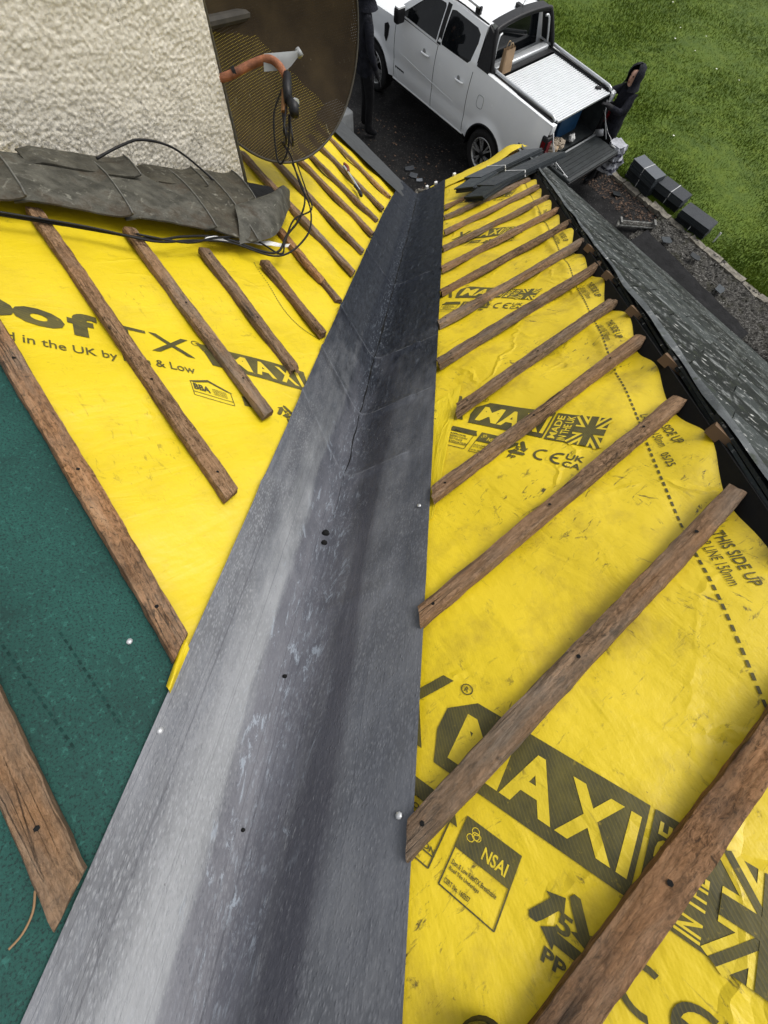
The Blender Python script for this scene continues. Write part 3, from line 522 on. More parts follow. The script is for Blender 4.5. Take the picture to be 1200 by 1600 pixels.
memb('roofing_membrane', LP, hL, [.31 + (3.3 - .31) * (i / 89) ** 1.25 for i in range(90)], lin(-.07, 3.815, 200), lambda s, t: t, 'yellow', 'yellow printed membrane left of the lead valley, around the chimney', 'roofing membrane')
memb('roofing_membrane', LP, hG, lin(.31, 3.0, 50), lin(3.80, 5.6, 60), lambda s, t: t, 'green', 'dark green membrane at the lower left of the valley', 'roofing membrane', off=-.004)
# offcut of membrane lapped beside the lead
mb = MB()
def flap(s, t): 
    W0 = .335; W1 = lerp(.492, .372, (s - 2.99) / .43); W = lerp(W0, W1, t); return tuple(RP(W - s * CP, s, hR(W, s) + .004 + .006 * math.exp(-((s - 2.99) / .02) ** 2) * t + .002 * t))
mb.grid(flap, lin(2.985, 3.43, 24), lin(0, 1, 8), uvfn=lambda s, t: (t * .16, s + 4)); tag(mb.build('membrane_offcut', 'yellow', smooth=True), 'narrow yellow membrane offcut lapped against the right edge of the lead', 'membrane offcut', 'membranes')
# seam bead where yellow overlaps green, plus crumpled tail by the lead
mb = MB(); mb.grid(lambda s, t: tuple(LP(.385 + .032 * t * (1 - .6 * (s - 3.79) / .10) - s * CP, s, .006 + .012 * math.sin(t * 3.1) * (1 + .8 * nz(s * 28, t * 2)))), lin(3.79, 3.86, 20), lin(0, 1, 8), uvfn=lambda s, t: (t * .1, s)); tag(mb.build('membrane_offcut', 'yellow', smooth=True), 'crumpled yellow membrane tail between the lead and the green sheet', 'membrane offcut', 'membranes')

# ---- print on the membranes
def glyphs(body, bold=0.0):
    cu = bpy.data.curves.new('t', 'FONT'); cu.body = body; cu.size = 1.0; cu.offset = bold; cu.resolution_u = 3
    o = bpy.data.objects.new('t', cu); COL.objects.link(o); dg = bpy.context.evaluated_depsgraph_get(); dg.update(); me = bpy.data.meshes.new_from_object(o.evaluated_get(dg)); bpy.data.objects.remove(o)
    v = [(p.co.x, p.co.y) for p in me.vertices]; f = [tuple(p.vertices) for p in me.polygons]; bpy.data.meshes.remove(me); bpy.data.curves.remove(cu); return v, f
def bounds(v): xs = [p[0] for p in v]; ys = [p[1] for p in v]; return min(xs), min(ys), max(xs), max(ys)
class Print:      # collects flat print in membrane coordinates, then drapes it
    def __init__(s, F, hf, off): s.F, s.hf, s.off = F, hf, off; s.bm = bmesh.new()
    def add(s, v, f):
        vs = [s.bm.verts.new((p[0], p[1], 0)) for p in v]
        for q_ in f:
            try: s.bm.faces.new([vs[i] for i in q_])
            except ValueError: pass
    def finish(s, name, mat, parent, cell=.035, lim=None):
        bm = s.bm
        if not bm.verts: return
        xs = [v.co.x for v in bm.verts]; ys = [v.co.y for v in bm.verts]
        for ax, (lo, hi) in ((0, (min(xs), max(xs))), (1, (min(ys), max(ys)))):
            g = math.floor(lo / cell) * cell + cell
            while g < hi:
                co = [0, 0, 0]; no = [0, 0, 0]; co[ax] = g; no[ax] = 1
                bmesh.ops.bisect_plane(bm, geom=bm.verts[:] + bm.edges[:] + bm.faces[:], plane_co=co, plane_no=no, dist=1e-6); g += cell
        if lim:
            bad = [f for f in bm.faces if not lim(f.calc_center_median().x, f.calc_center_median().y)]; bmesh.ops.delete(bm, geom=bad, context='FACES')
        bm.verts.index_update(); uv = [(v.co.x, v.co.y) for v in bm.verts]
        vs = [s.F(v.co.x, v.co.y, s.hf(v.co.x + v.co.y * CP, v.co.y) + s.off) for v in bm.verts]; fs = [tuple(v.index for v in f.verts) for f in bm.faces]
        bm.free(); return obj(name, vs, fs, mat, parent, uv, kind='stuff')
class Fr:         # a print frame: origin and reading / up axes in (a, s)
    def __init__(s, O, e, up): s.O, s.e, s.u = O, e, up
    def p(s, x, y): return (s.O[0] + s.e[0] * x + s.u[0] * y, s.O[1] + s.e[1] * x + s.u[1] * y)
    def poly(s, pr, pts): pr.add([s.p(*q_) for q_ in pts], [tuple(range(len(pts)))])
    def rect(s, pr, x0, y0, x1, y1): s.poly(pr, [(x0, y0), (x1, y0), (x1, y1), (x0, y1)])
    def text(s, pr, body, x0, y0, x1, y1, bold=0.0, rot=False):
        v, f = glyphs(body, bold); b = bounds(v); sx, sy = (b[2] - b[0]), (b[3] - b[1])
        n = [((q_[0] - b[0]) / sx, (q_[1] - b[1]) / sy) for q_ in v]
        if rot: n = [(1 - q_[1], q_[0]) for q_ in n]
        pr.add([s.p(x0 + (x1 - x0) * q_[0], y0 + (y1 - y0) * q_[1]) for q_ in n], f)
    def line(s, pr, x0, y0, x1, y1, w_):
        d = Vector((x1 - x0, y1 - y0)); d.normalize(); n = Vector((-d.y, d.x)) * w_ / 2; s.poly(pr, [(x0 + n.x, y0 + n.y), (x0 - n.x, y0 - n.y), (x1 - n.x, y1 - n.y), (x1 + n.x, y1 + n.y)])
    def arc(s, pr, cx, cy, r0, r1, a0, a1, n=14):
        A = [math.radians(t) for t in lin(a0, a1, n)]
        for t0, t1 in zip(A, A[1:]): s.poly(pr, [(cx + r0 * math.cos(t0), cy + r0 * math.sin(t0)), (cx + r1 * math.cos(t0), cy + r1 * math.sin(t0)), (cx + r1 * math.cos(t1), cy + r1 * math.sin(t1)), (cx + r0 * math.cos(t1), cy + r0 * math.sin(t1))])
    def recycle(s, pr, cx, cy, r, label, below):
        for k in range(3):
            t = math.radians(90 - 120 * k); t2 = t - math.radians(120); A = Vector((math.cos(t), math.sin(t))); B = Vector((math.cos(t2), math.sin(t2))); d = (B - A).normalized(); n = Vector((d.y, -d.x))
            def q_(x, y): v = (A + d * x + n * y) * r; return (cx + v.x, cy + v.y)
            s.poly(pr, [q_(.34, -.17), q_(.34, .17), q_(.98, .17), q_(.98, -.17)]); s.poly(pr, [q_(.98, -.36), q_(.98, .36), q_(1.42, .0)]); s.poly(pr, [q_(.34, -.17), q_(.34, .17), q_(.10, .14), q_(.0, -.02), q_(.10, -.17)])
        if label: s.text(pr, label, cx - .20 * r, cy - .30 * r, cx + .20 * r, cy + .30 * r, .03)
        s.text(pr, below, cx - .32 * r, cy - 1.30 * r, cx + .32 * r, cy - .88 * r, .03)
    def ce(s, pr, x, y, h_):
        r = h_ / 2; s.arc(pr, x + r, y, r * .72, r, 70, 290); s.arc(pr, x + r * 2.9, y, r * .72, r, 70, 290); s.rect(pr, x + r * 2.0, y - r * .13, x + r * 2.8, y + r * .13)
    def ukca(s, pr, x, y, h_):
        s.text(pr, 'UK', x, y + h_ * .08, x + h_ * .95, y + h_ * .55, .02); s.text(pr, 'CA', x, y - h_ * .55, x + h_ * .95, y - h_ * .08, .02)
right_membrane = bpy.data.objects['roofing_membrane']; left_membrane = bpy.data.objects['roofing_membrane.001']; green_membrane = bpy.data.objects['roofing_membrane.002']
prA = Print(RP, hR, .0022); prB = Print(RP, hR, .0030); prC = Print(RP, hR, .0037); prD = Print(RP, hR, .0044)
E0 = (.375, .927); U0 = (.94, -.34)
def row(O, sx, near):
    f = Fr(O, (E0[0] * sx, E0[1] * sx), (U0[0], U0[1]))
    f.poly(prA, [(.052, .005), (.296, .0), (.296, -.128), (.030, -.128), (.012, -.075), (.012, -.032)])
    f.text(prB, 'M', .045, -.108, .125, -.022, .035); f.text(prB, 'A', .128, -.108, .200, -.022, .035); f.text(prB, 'X', .205, -.108, .272, -.022, .035); f.text(prB, 'I', .278, -.108, .290, -.022, .01)
    f.rect(prA, .302, 0, .376, -.130); f.text(prB, 'MADE', .309, -.122, .332, -.012, .02, True); f.text(prB, 'IN THE UK', .340, -.125, .365, -.008, .02, True)
    x0, x1, y0, y1 = .376, .468, -.132, .0; f.rect(prA, x0, y0, x1, y1); cx, cy = (x0 + x1) / 2, (y0 + y1) / 2
    f.line(prB, x0, y0, x1, y1, .026); f.line(prB, x0, y1, x1, y0, .026); f.line(prC, x0, y0, x1, y1, .009); f.line(prC, x0, y1, x1, y0, .009)
    f.rect(prD if False else prB, x0, cy - .021, x1, cy + .021); f.rect(prB, cx - .017, y0, cx + .017, y1); f.rect(prD, x0, cy - .013, x1, cy + .013); f.rect(prD, cx - .011, y0, cx + .011, y1)
    f.text(prA, 'X', -.098, -.120, .004, .020, .014); f.arc(prA, .027, .018, .0085, .0105, 0, 360, 16); f.text(prA, 'R', .0235, .013, .0305, .023, .02)
    # certificate box
    f.rect(prA, -.01, -.165, .085, -.190); f.poly(prA, [(-.022, -.190), (.097, -.190), (.085, -.172), (-.01, -.172)])
    for (a, b, c, d) in ((-.01, -.19, -.01, -.262), (.085, -.19, .085, -.262), (-.01, -.262, .085, -.262), (-.01, -.246, .085, -.246)): f.line(prA, a, b, c, d, .0022)
    for i, t in enumerate(('APPROVAL', 'INSPECTION', 'TESTING', 'CERTIFICATION')): f.text(prA, t, .0, -.206 - i * .0125, .03 + .006 * len(t) * (.7), -.198 - i * .0125, .025)
    # NSAI box
    X0, X1 = .104, .180; f.rect(prA, X0, -.166, X1, -.214); f.text(prB, 'NSAI', X0 + .034, -.205, X0 + .067, -.187, .02)
    for k in range(4): f.arc(prB, X0 + .017 + .004 * math.cos(k * 1.7), -.184 + .007 * math.sin(k * 2.1), .0045, .0056, 0, 360, 10)
    for (a, b, c, d) in ((X0, -.166, X0, -.268), (X1, -.166, X1, -.268), (X0, -.268, X1, -.268)): f.line(prA, a, b, c, d, .002)
    f.text(prA, 'Don & Low RoofTX Breathable', X0 + .004, -.236, X0 + .066, -.229, .02); f.text(prA, 'Roof Tile Underlays', X0 + .004, -.246, X0 + .046, -.239, .02); f.text(prA, 'CERT No. 160357', X0 + .004, -.262, X0 + .040, -.255, .02)
    f.recycle(prA, .245, -.205, .040, '5', 'PP'); f.ce(prA, .300, -.208, .055); f.ukca(prA, .395, -.208, .055)
row((-2.848, 3.818), 1.27, True); row((-2.111, 3.115), 1.0, False); row((-1.435, 2.265), .97, False); row((-.73, 1.56), .95, False); row((-.05, .80), .95, False)
# lap line dashes and its wording along the hip side
lapW = lambda s: interp(s, [(.2, 1.27), (2.54, 1.255), (3.03, 1.243), (3.62, 1.210), (3.78, 1.194), (4.2, 1.180)])
s_ = .3
while s_ < 4.3:
    W0, W1 = lapW(s_), lapW(s_ + .010); prA.add([(W0 - s_ * CP, s_ - .0025), (W0 + .004 - s_ * CP, s_ + .0015), (W1 + .004 - (s_ + .010) * CP, s_ + .0115), (W1 - (s_ + .010) * CP, s_ + .0075)], [(0, 1, 2, 3)]); s_ += .0165
V0 = (-.61, .79); N0 = (.83, .56)
for (a, s, wd_) in ((-1.151, 2.863, .16), (-1.443, 3.175, .14), (-1.83, 3.62, .16), (-2.129, 3.955, .155), (-.67, 2.30, .14), (-.30, 1.86, .14)):
    f = Fr((a - .01, s), V0, N0); f.text(prA, 'THIS SIDE UP', 0, 0, wd_, .026, .012); f.text(prA, 'LAP LINE 150mm', .0, -.036, wd_ * .95, -.012, .0)
Fr((-1.985, 3.735), V0, N0).text(prA, '05/25', 0, 0, .055, .020, .012)
fl = Fr((-2.245, 3.005), (.31, .95), (.94, -.3)); fl.text(prD, 'THIS SIDE UP', -.02, 0, .12, .020, .01); fl.text(prD, 'LAP LINE 150mm', -.02, -.030, .11, -.012, .0)
for k in range(7): fl.rect(prD, -.01 + k * .016, -.066, -.0 + k * .016, -.060)
inR = lambda a, s: .30 < a + s * CP < edgeR(s) - .05
prA.finish('lettering', 'ink', right_membrane, lim=inR); prB.finish('knockout_lettering', 'knock', right_membrane, lim=inR); prC.finish('flag_stripe', 'ink', right_membrane, lim=inR); prD.finish('flag_cross', 'ink', right_membrane, lim=inR)
prA = Print(LP, hL, .0022); prB = Print(LP, hL, .0030)
f = Fr((-1.610, 3.795), (-.474, -.88), (.955, -.25)); f.text(prA, 'oo', -.03, -.105, .205, -.030, .05); f.text(prA, 'f', .212, -.105, .290, .006, .045); f.text(prA, 'T', .300, -.105, .425, .0, .004); f.text(prA, 'X', .430, -.105, .560, .0, .004)
f2 = Fr((-1.83, 3.785), (-.462, -.887), (.955, -.25)); f2.text(prA, 'd in the UK by Don & Low', 0, -.012, .475, .036, .008)
f.arc(prA, .580, -.01, .012, .015, 0, 360, 16)
b = Fr((-1.905, 3.262), (-.53, -.848), (.985, -.12)); b.poly(prA, [(-.03, .0), (.375, 0), (.352, -.118), (-.012, -.118), (-.016, -.05)]); b.text(prB, 'M', .05, -.10, .135, -.02, .035); b.text(prB, 'A', .15, -.10, .225, -.02, .035); b.text(prB, 'X', .245, -.10, .315, -.02, .035); b.text(prB, 'I', .325, -.10, .34, -.02, .0)
B_ = Fr((-2.075, 3.395), (-.55, -.83), (.96, -.22))
B_.poly(prA, [(-.005, .0), (.06, .030), (.06, .020), (.012, .0)]); B_.poly(prA, [(.06, .030), (.135, -.002), (.118, -.002), (.06, .020)]); B_.text(prA, 'BBA', .006, -.030, .058, -.004, .04)
for i in range(4): B_.text(prA, ('APPROVAL', 'INSPECTION', 'TESTING', 'CERTIFICATION')[i], .066, -.010 - i * .0075, .112, -.0055 - i * .0075, .02)
for (a, c, d, e) in ((0, 0, 0, -.058), (.128, 0, .128, -.058), (0, -.058, .128, -.058), (0, -.042, .128, -.042)): B_.line(prA, a, c, d, e, .0022)
B_.rect(prA, .165, -.0, .23, -.045)
B_.recycle(prA, .315, -.035, .040, '5', 'PP')
Fr((-2.10, 2.915), (-.53, -.848), (.985, -.12)).ce(prA, 0, -.04, .05); Fr((-1.62, 2.44), (-.53, -.848), (.985, -.12)).ce(prA, .07, -.03, .045)
dl = spline([(-1.345, 2.724, 0), (-1.55, 2.765, 0), (-1.70, 2.782, 0), (-1.82, 2.765, 0), (-1.905, 2.722, 0)], 12)
for i in range(0, len(dl) - 1):
    d = (dl[i + 1] - dl[i]).normalized(); n = Vector((-d.y, d.x, 0)) * .002; a, c = dl[i], dl[i] + d * .008; prA.add([(q_.x, q_.y) for q_ in (a + n, a - n, c - n, c + n)], [(0, 1, 2, 3)])
prA.finish('lettering', 'ink', left_membrane); prB.finish('knockout_lettering', 'knock', left_membrane)
prG = Print(LP, hG, -.002)
for (a0, s0), (a1, s1) in (((-2.62, 4.05), (-2.92, 4.02)), ((-2.70, 3.965), (-2.92, 3.95)), ((-2.5, 4.06), (-2.62, 4.05))):
    d = Vector((a1 - a0, s1 - s0)); L_ = d.length; d.normalize(); n = Vector((-d.y, d.x)) * .0022; t = 0
    while t < L_:
        p_ = Vector((a0, s0)) + d * t; q_ = p_ + d * .010; prG.add([tuple(p_ + n), tuple(p_ - n), tuple(q_ - n), tuple(q_ + n)], [(0, 1, 2, 3)]); t += .018
prG.finish('dash_line', simple('dark_green_print', (.0038, .027, .023), .8, 0, .5, 60), green_membrane)

# ================================================================== LEAD VALLEY
valley = thing('lead_valley', 'long grey lead valley lining between the two yellow slopes', 'valley lining', (0, -4, 1.5))
def sect(s, u):            # u 0..1 from the left edge to the right edge
    wl = interp(s, [(0, .32), (1, .375), (2.9, .392), (3.9, .392), (5, .40)]); wr = interp(s, [(0, .335), (1.2, .345), (3.3, .357), (5, .357)])
    A = LP(wl - s * CP, s, .006); B = RP(wr - s * CP, s, .006); K = Vector((-.035, -2 * S * CP * s, SP * s - .0145 - .022))
    def v(x):
        if x < .52: return lerp(A, K, x / .52)
        return lerp(K, B, (x - .52) / .48)
    p_ = Vector((0, 0, 0)); wsum = 0
    for d, k in ((-.08, 1), (-.04, 2), (0, 3), (.04, 2), (.08, 1)):
        if 0 <= u + d <= 1: p_ += v(u + d) * k; wsum += k
    p_ = p_ / wsum if .09 < u < .91 else v(u)
    k = min(1, u * 9) * min(1, (1 - u) * 9)
    z = .006 * nz(s * 1.6, u * 3, 21) * k + .0022 * nz(s * 7, u * 9, 23) * k
    for c_, am in ((2.43, .014), (2.76, .014), (3.02, .010), (3.4, .006), (1.75, .009), (1.45, .006), (1.2, .006), (.62, .006)):
        t = s - c_ - .16 * u; z += (.003 * max(0, 1 - t / .15) if t > 0 else 0) + am * math.exp(-(t / .016) ** 2) * (1 if u < .85 else .3) + (.003 if t < 0 else 0) * .5
    if s < 3.3: z += .005 * (1 - s / 3.3) * nz(s * 14, u * 16, 27) * k
    z += .0015 * nz(s * 2.5, 40) * (1 - k) * 4 + (.006 * max(0, nz(s * 11, 44 if u > .5 else 48)) * (1 - k) if s < 3.6 else 0)
    return tuple(p_ + Vector((0, 0, z)))
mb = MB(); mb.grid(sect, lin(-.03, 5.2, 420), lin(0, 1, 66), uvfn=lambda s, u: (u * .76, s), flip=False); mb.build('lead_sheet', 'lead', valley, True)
mb = MB(); pts = []
for s in lin(.0, 3.25, 150):
    u = .515 + .012 * nz(s * 4.1, 3) + .010 * nz(s * 13, 5) + interp(s, [(0, .02), (1.2, .02), (2.2, .0), (3.25, -.01)]); pts.append((s, u))
crk = []
for s, u in pts:
    w_ = .0085 * (.30 + abs(nz(s * 9, 8)) * 1.8) * min(1, (3.25 - s) * 1.5 + .15)
    crk += [tuple(Vector(sect(s, u - w_)) + Vector((0, 0, .0025))), tuple(Vector(sect(s, u)) + Vector((0, 0, .0015))), tuple(Vector(sect(s, u + w_)) + Vector((0, 0, .0025)))]
mb.add(crk, [(3 * i + j, 3 * i + j + 1, 3 * i + j + 4, 3 * i + j + 3) for i in range(len(pts) - 1) for j in range(2)]); mb.build('crack', 'dark', valley)
def blob(c, r, n_, sq=.5, seed=0):
    vs = [(0, 0, sq)]; 
    for i in range(8): t = i * .785; k = 1 + .35 * nz(i * 1.3, seed); vs.append((k * math.cos(t), k * math.sin(t), .15))
    for i in range(8): t = i * .785; k = 1.1 + .3 * nz(i * 1.3, seed); vs.append((k * math.cos(t), k * math.sin(t), -.2))
    R = n_.to_track_quat('Z', 'Y').to_matrix(); return [tuple(Vector(c) + R @ (Vector(v) * r)) for v in vs], [(0, 1 + i, 1 + (i + 1) % 8) for i in range(8)] + [(1 + i, 9 + i, 9 + (i + 1) % 8, 1 + (i + 1) % 8) for i in range(8)]
nL = LP(0, 0, 1) - LP(0, 0, 0); nR = RP(0, 0, 1) - RP(0, 0, 0)
for F, a, s, n_ in ((LP, -2.984, 3.903, nL), (RP, -3.052, 3.925, nR), (RP, -2.588, 3.377, nR)):
    c = F(a, s, .010); m_ = MB(); m_.add(*blob(c, .0058, n_, .18)); m_.build('nail_head', 'steel', valley, True)
c = LP(-2.787, 3.875, -.004); m_ = MB(); m_.add(*blob(c, .0058, nL, .18)); m_.build('nail_head', 'steel', green_membrane, True)
for (s, u, r) in ((3.30, .485, .011), (3.325, .490, .009), (3.62, .47, .005), (3.83, .47, .004)):   # grit and a dead leaf in the trough
    m_ = MB(); m_.add(*blob(Vector(sect(s, u)) + Vector((0, 0, .003)), r, Vector((0, -.4, 1)), .4, s * 40)); m_.build('grit', 'dark', valley, True)

# ================================================================== BATTENS
def batten(F, A, B, width, th, mat, label, group, seed, skew=(0, 0), base=.0, taper=0.0, broken=False):
    A, B = Vector((*A, 0)), Vector((*B, 0)); d = B - A; L_ = d.length; d.normalize(); n = Vector((-d.y, d.x, 0)); m_ = MB()
    if F is LP: n = -n
    U = lin(0, 1, max(14, int(L_ / .018))); prof = [(-.5, 0), (-.5, .55), (-.46, .94), (-.25, 1.0), (.0, .99), (.25, 1.0), (.46, .94), (.5, .55), (.5, 0)]
    vs = []; uv = []
    for u in U:
        for j, (x, z) in enumerate(prof):
            t = u * L_; w_ = width * (1 + .17 * nz(t * 2.6, seed) + .09 * nz(t * 19, seed, j) + .06 * nz(t * 55, seed, j * 1.9)); off = x * w_
            if u in (0, 1): z_ = z * th * .97
            else: z_ = z * th * (1 + .10 * nz(t * 9, seed, j * 2.3) + .10 * nz(t * 30, seed, j) - (.22 * max(0, nz(t * 7, seed + 8, j * 3) - .15) if j in (2, 3, 5, 6) else 0))
            sk = (skew[0] * (1 - u) if u < .5 else skew[1] * u) if u in (0, 1) else lerp(skew[0], skew[1], u) * (1 if True else 0)
            ta = t + sk * (x * width) * (1 if True else 0)
            if u in (0, 1): ta += .006 * nz(j * 2.1, seed, u * 9) + (.025 * nz(j * 1.7, seed + 3) if broken and u == 1 else 0)
            p_ = A + d * ta + n * (off + .004 * nz(t * 1.7, seed + 50)); vs.append(tuple(F(p_.x, p_.y, base - .003 + z_ * 1.08 + .004 * nz(t * 1.3, seed + 70) + (.004 * nz(t * 2.2, seed + 90) * x * 2)))); uv.append((ta + seed * 1.37, x * width + z * .03 + seed * .21))
    k = len(prof); fs = [(i * k + j, (i + 1) * k + j, (i + 1) * k + j + 1, i * k + j + 1) for i in range(len(U) - 1) for j in range(k - 1)] + [tuple(range(k)), tuple((len(U) - 1) * k + j for j in range(k))[::-1]]
    m_.add(vs, fs, uv); o = m_.build('timber_batten', mat, smooth=False); tag(o, label, 'batten', group)
    for q_ in range(int(L_ / .42) + 1):      # nail holes
        t = .05 + q_ * .40 + .05 * nz(seed, q_)
        if t < L_ - .03:
            p_ = A + d * t + n * (.008 * nz(seed * 3, q_)); c = F(p_.x, p_.y, base + th * .99); mm = MB(); r = .0045
            nn = nL if F is LP else nR; R = nn.to_track_quat('Z', 'Y').to_matrix()
            mm.add([tuple(c + R @ Vector((r * math.cos(i * 1.047), r * math.sin(i * 1.047), .0006))) for i in range(6)], [tuple(range(6))]); mm.build('nail_hole', 'dark', o)
    return o
GR = 'battens on the slope right of the lead'; GL = 'battens on the slope left of the lead'
SK = CP   # ends are cut along the valley line
RB = [((-3.62, 4.232), (-2.30, 4.228), .052, 'wood_red', 'broad reddish batten crossing the bottom right corner', (0, 0)),
 ((-3.057, 3.962), (-2.012, 3.936), .048, 'wood', 'knotty brown batten whose upper end stands nearest the broken slate edge', (.7, .3)),
 ((-2.80, 3.660), (-1.765, 3.653), .046, 'wood', 'batten crossing just below the round UK and CE marks, with row of nail holes', (.6, .2)),
 ((-2.535, 3.377), (-1.505, 3.363), .046, 'wood', 'batten lying across the middle of the large boxed flag and lettering band', (.7, .2)),
 ((-2.215, 3.120), (-1.305, 3.101), .046, 'wood_dark', 'shorter batten starting on the membrane offcut away from the lead', (.9, .6)),
 ((-2.045, 2.802), (-.980, 2.812), .050, 'wood_dark', 'batten just above the membrane offcut, its end touching the lead edge', (.5, .4)),
 ((-1.807, 2.517), (-.750, 2.538), .050, 'wood', 'batten just below the second lettering band, counted up from the near end', (.5, .3)),
 ((-1.555, 2.230), (-.510, 2.259), .050, 'wood_dark', 'fifth right-hand batten from the gutter end', (.5, .3)),
 ((-1.322, 1.953), (-.320, 1.998), .050, 'wood', 'fourth right-hand batten from the gutter end', (.5, .3)),
 ((-1.075, 1.667), (-.098, 1.719), .050, 'wood_dark', 'third right-hand batten from the gutter end, by the far lettering band', (.5, .3)),
 ((-.830, 1.389), (.124, 1.426), .050, 'wood', 'second right-hand batten from the gutter end', (.5, .3)),
 ((-.580, 1.085), (.300, 1.180), .050, 'wood_dark', 'right-hand batten nearest the gutter, its upper end under the slates', (.5, .3)),
 ((-.360, .83), (-.13, .845), .050, 'wood_dark', 'stub of batten between the lead and the black slates at the eaves', (.5, .2))]
for i, (A, B, w_, mt, lb, sk) in enumerate(RB): batten(RP, A, B, w_, .026, mt, lb, GR, 3 + i * 1.7, (-sk[0], .10 * math.sin(i * 2.3)))
LB = [((-2.55, 4.096), (-3.120, 4.096), .056, 'wood', 'knotty batten lying on the green membrane at the lower left edge', (0, .8), False),
 ((-1.50, 3.803), (-2.860, 3.803), .050, 'wood_red', 'long reddish batten along the border of yellow and green membranes', (0, .8), False),
 ((-1.215, 3.522), (-2.545, 3.509), .048, 'wood', 'long left-hand batten crossing the large roof lettering, pointed at its end', (0, .5), False),
 ((-1.255, 3.237), (-2.292, 3.233), .048, 'wood', 'left-hand batten just before the band of knocked-out lettering', (0, .3), False),
 ((-1.335, 2.974), (-2.100, 2.992), .050, 'wood_dark', 'split-ended left-hand batten over the last lettering band by the lead', (0, .3), True),
 ((-1.385, 2.695), (-1.905, 2.700), .050, 'wood_dark', 'short left-hand batten beside the curved dotted line', (.3, .4), False),
 ((-1.05, 2.41), (-1.50, 2.411), .046, 'wood_red', 'broken orange batten emerging below the curled flashing end', (0, .1), True),
 ((-.20, 2.15), (-1.400, 2.098), .050, 'wood', 'left-hand batten running from the chimney corner under the curled lead', (0, .6), False),
 ((-.155, 1.866), (-1.155, 1.813), .049, 'wood_dark', 'left-hand batten under the hanging dish cables', (0, .5), False),
 ((.05, 1.545), (-.900, 1.500), .049, 'wood', 'left-hand batten just past the tangle of dish cables', (0, .5), False),
 ((.30, 1.335), (-.680, 1.262), .050, 'wood_dark', 'left-hand batten next to the pair of pliers', (0, .4), False),
 ((.60, 1.03), (-.45, .985), .050, 'wood_dark', 'left-hand batten behind the pliers, second from the eaves tray', (0, .4), False),
 ((.95, .700), (-.165, .641), .046, 'wood_new', 'fresh orange timber batten along the black eaves tray', (0, .1), False)]
for i, (A, B, w_, mt, lb, sk, br) in enumerate(LB): batten(LP, A, B, w_, .026, mt, lb, GL, 40 + i * 1.9, (0, sk[1]), broken=br)
batten(LP, (-1.50, 2.405), (-1.655, 2.411), .040, .020, 'wood_dark', 'dark splintered stump beyond the broken orange batten', GL, 71, (0, -.3), broken=True)
mb = MB(LP); mb.grid(lambda u, t: (-2.075 - .045 * u + .004 * t, 2.992 + .016 * t - .004 * u, .026 + .010 * u - .012 * u * u * 2), lin(0, 1, 4), [-.5, .5]); tag(mb.build('wood_splinter', 'wood_new'), 'pale fresh splinter on the split batten end by the lead', 'wood splinter')
mb = MB(); mb.tube(spline([LP(-3.075, 4.125, .004), LP(-3.098, 4.135, .006), LP(-3.113, 4.152, .004), LP(-3.117, 4.168, .008)], 4), .0018, 5); tag(mb.build('wood_splinter', 'wood_new'), 'thin curled wood sliver on the green membrane at the lower left', 'wood splinter')

# ================================================================== EAVES: tray, slates
mb = MB(LP); mb.grid(lambda u, t: (lerp(lerp(-.185, 1.6, u), lerp(.02, 1.7, u), 1 - t) if False else lerp(lerp(.03, 1.75, u), lerp(-.20, 1.25, u), t), lerp(lerp(.0, .01, u), lerp(.37, .50, u), t), .018 + .004 * nz(u * 6, t * 3) + .004 * t), lin(0, 1, 24), lin(0, 1, 8), flip=True)
tag(mb.build('eaves_tray', 'tray', smooth=True), 'smooth dark grey eaves tray along the left gutter', 'eaves tray')
def slate_pack(name, corner, ex, ey, ez, L_, W_, Hh, nlay, label, group, strap=.5, seed=0, toplight='slate_top', dark_end=0):
    root = thing(name, label, 'slate pack', tuple(corner), 0, group); mt = [M['new_slate']]
    body = MB(); top = MB(); th = Hh / nlay
    for k in range(nlay):
        j1, j2, j3 = .008 * random.uniform(-1, 1), .008 * random.uniform(-1, 1), .003 * random.random()
        o_ = corner + ex * j1 + ey * j2 + ez * (k * th); c8 = [o_ + ex * (x * (L_ + j3)) + ey * (y * W_) + ez * (z * (th * (.74 if k < nlay - 1 else .9))) for x in (0, 1) for y in (0, 1) for z in (0, 1)]
        fs = [(0, 1, 3, 2), (4, 6, 7, 5), (0, 4, 5, 1), (2, 3, 7, 6), (0, 2, 6, 4)]
        body.add(c8, fs if k == nlay - 1 else fs + [(1, 5, 7, 3)])
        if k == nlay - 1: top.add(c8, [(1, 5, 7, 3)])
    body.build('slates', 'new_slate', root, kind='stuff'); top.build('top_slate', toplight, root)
    if strap:
        b = MB(); w_ = .012; o_ = corner + ex * (strap * L_); e = .004
        lo = -e; loop = [(-e, -.0), (-e, Hh + e), (W_ + e, Hh + e), (W_ + e, 0)]
        for (y0, z0), (y1, z1) in zip(loop, loop[1:]):
            P4 = [o_ + ey * y0 + ez * z0, o_ + ey * y1 + ez * z1]; b.add([P4[0], P4[0] + ex * w_, P4[1] + ex * w_, P4[1]], [(0, 1, 2, 3)])
        b.build('strap', 'band', root)
    return root
eyR = (RP(0, 1) - RP(0, 0)).normalized(); exR = (RP(1, 0) - RP(0, 0)).normalized(); ezR = nR.normalized()
gE = 'slate packs lying along the right eaves'
def row_pack(a0, s0, a1, s1, wd_, hh, lab, st, mat, nl=7, top='new_slate'):
    A, B = RP(a0, s0, .03), RP(a1, s1, .03); ex = (B - A).normalized(); ey = (eyR - ex * eyR.dot(ex)).normalized(); return slate_pack('slate_pack', A, ex, ey, ezR, (B - A).length, wd_, hh, nl, lab, gE, st, toplight=top)
row_pack(.18, .50, .98, .50, .235, .045, 'upper slate pack at the right eaves, with one white strap', .36, 'new_slate', top='slate_top')
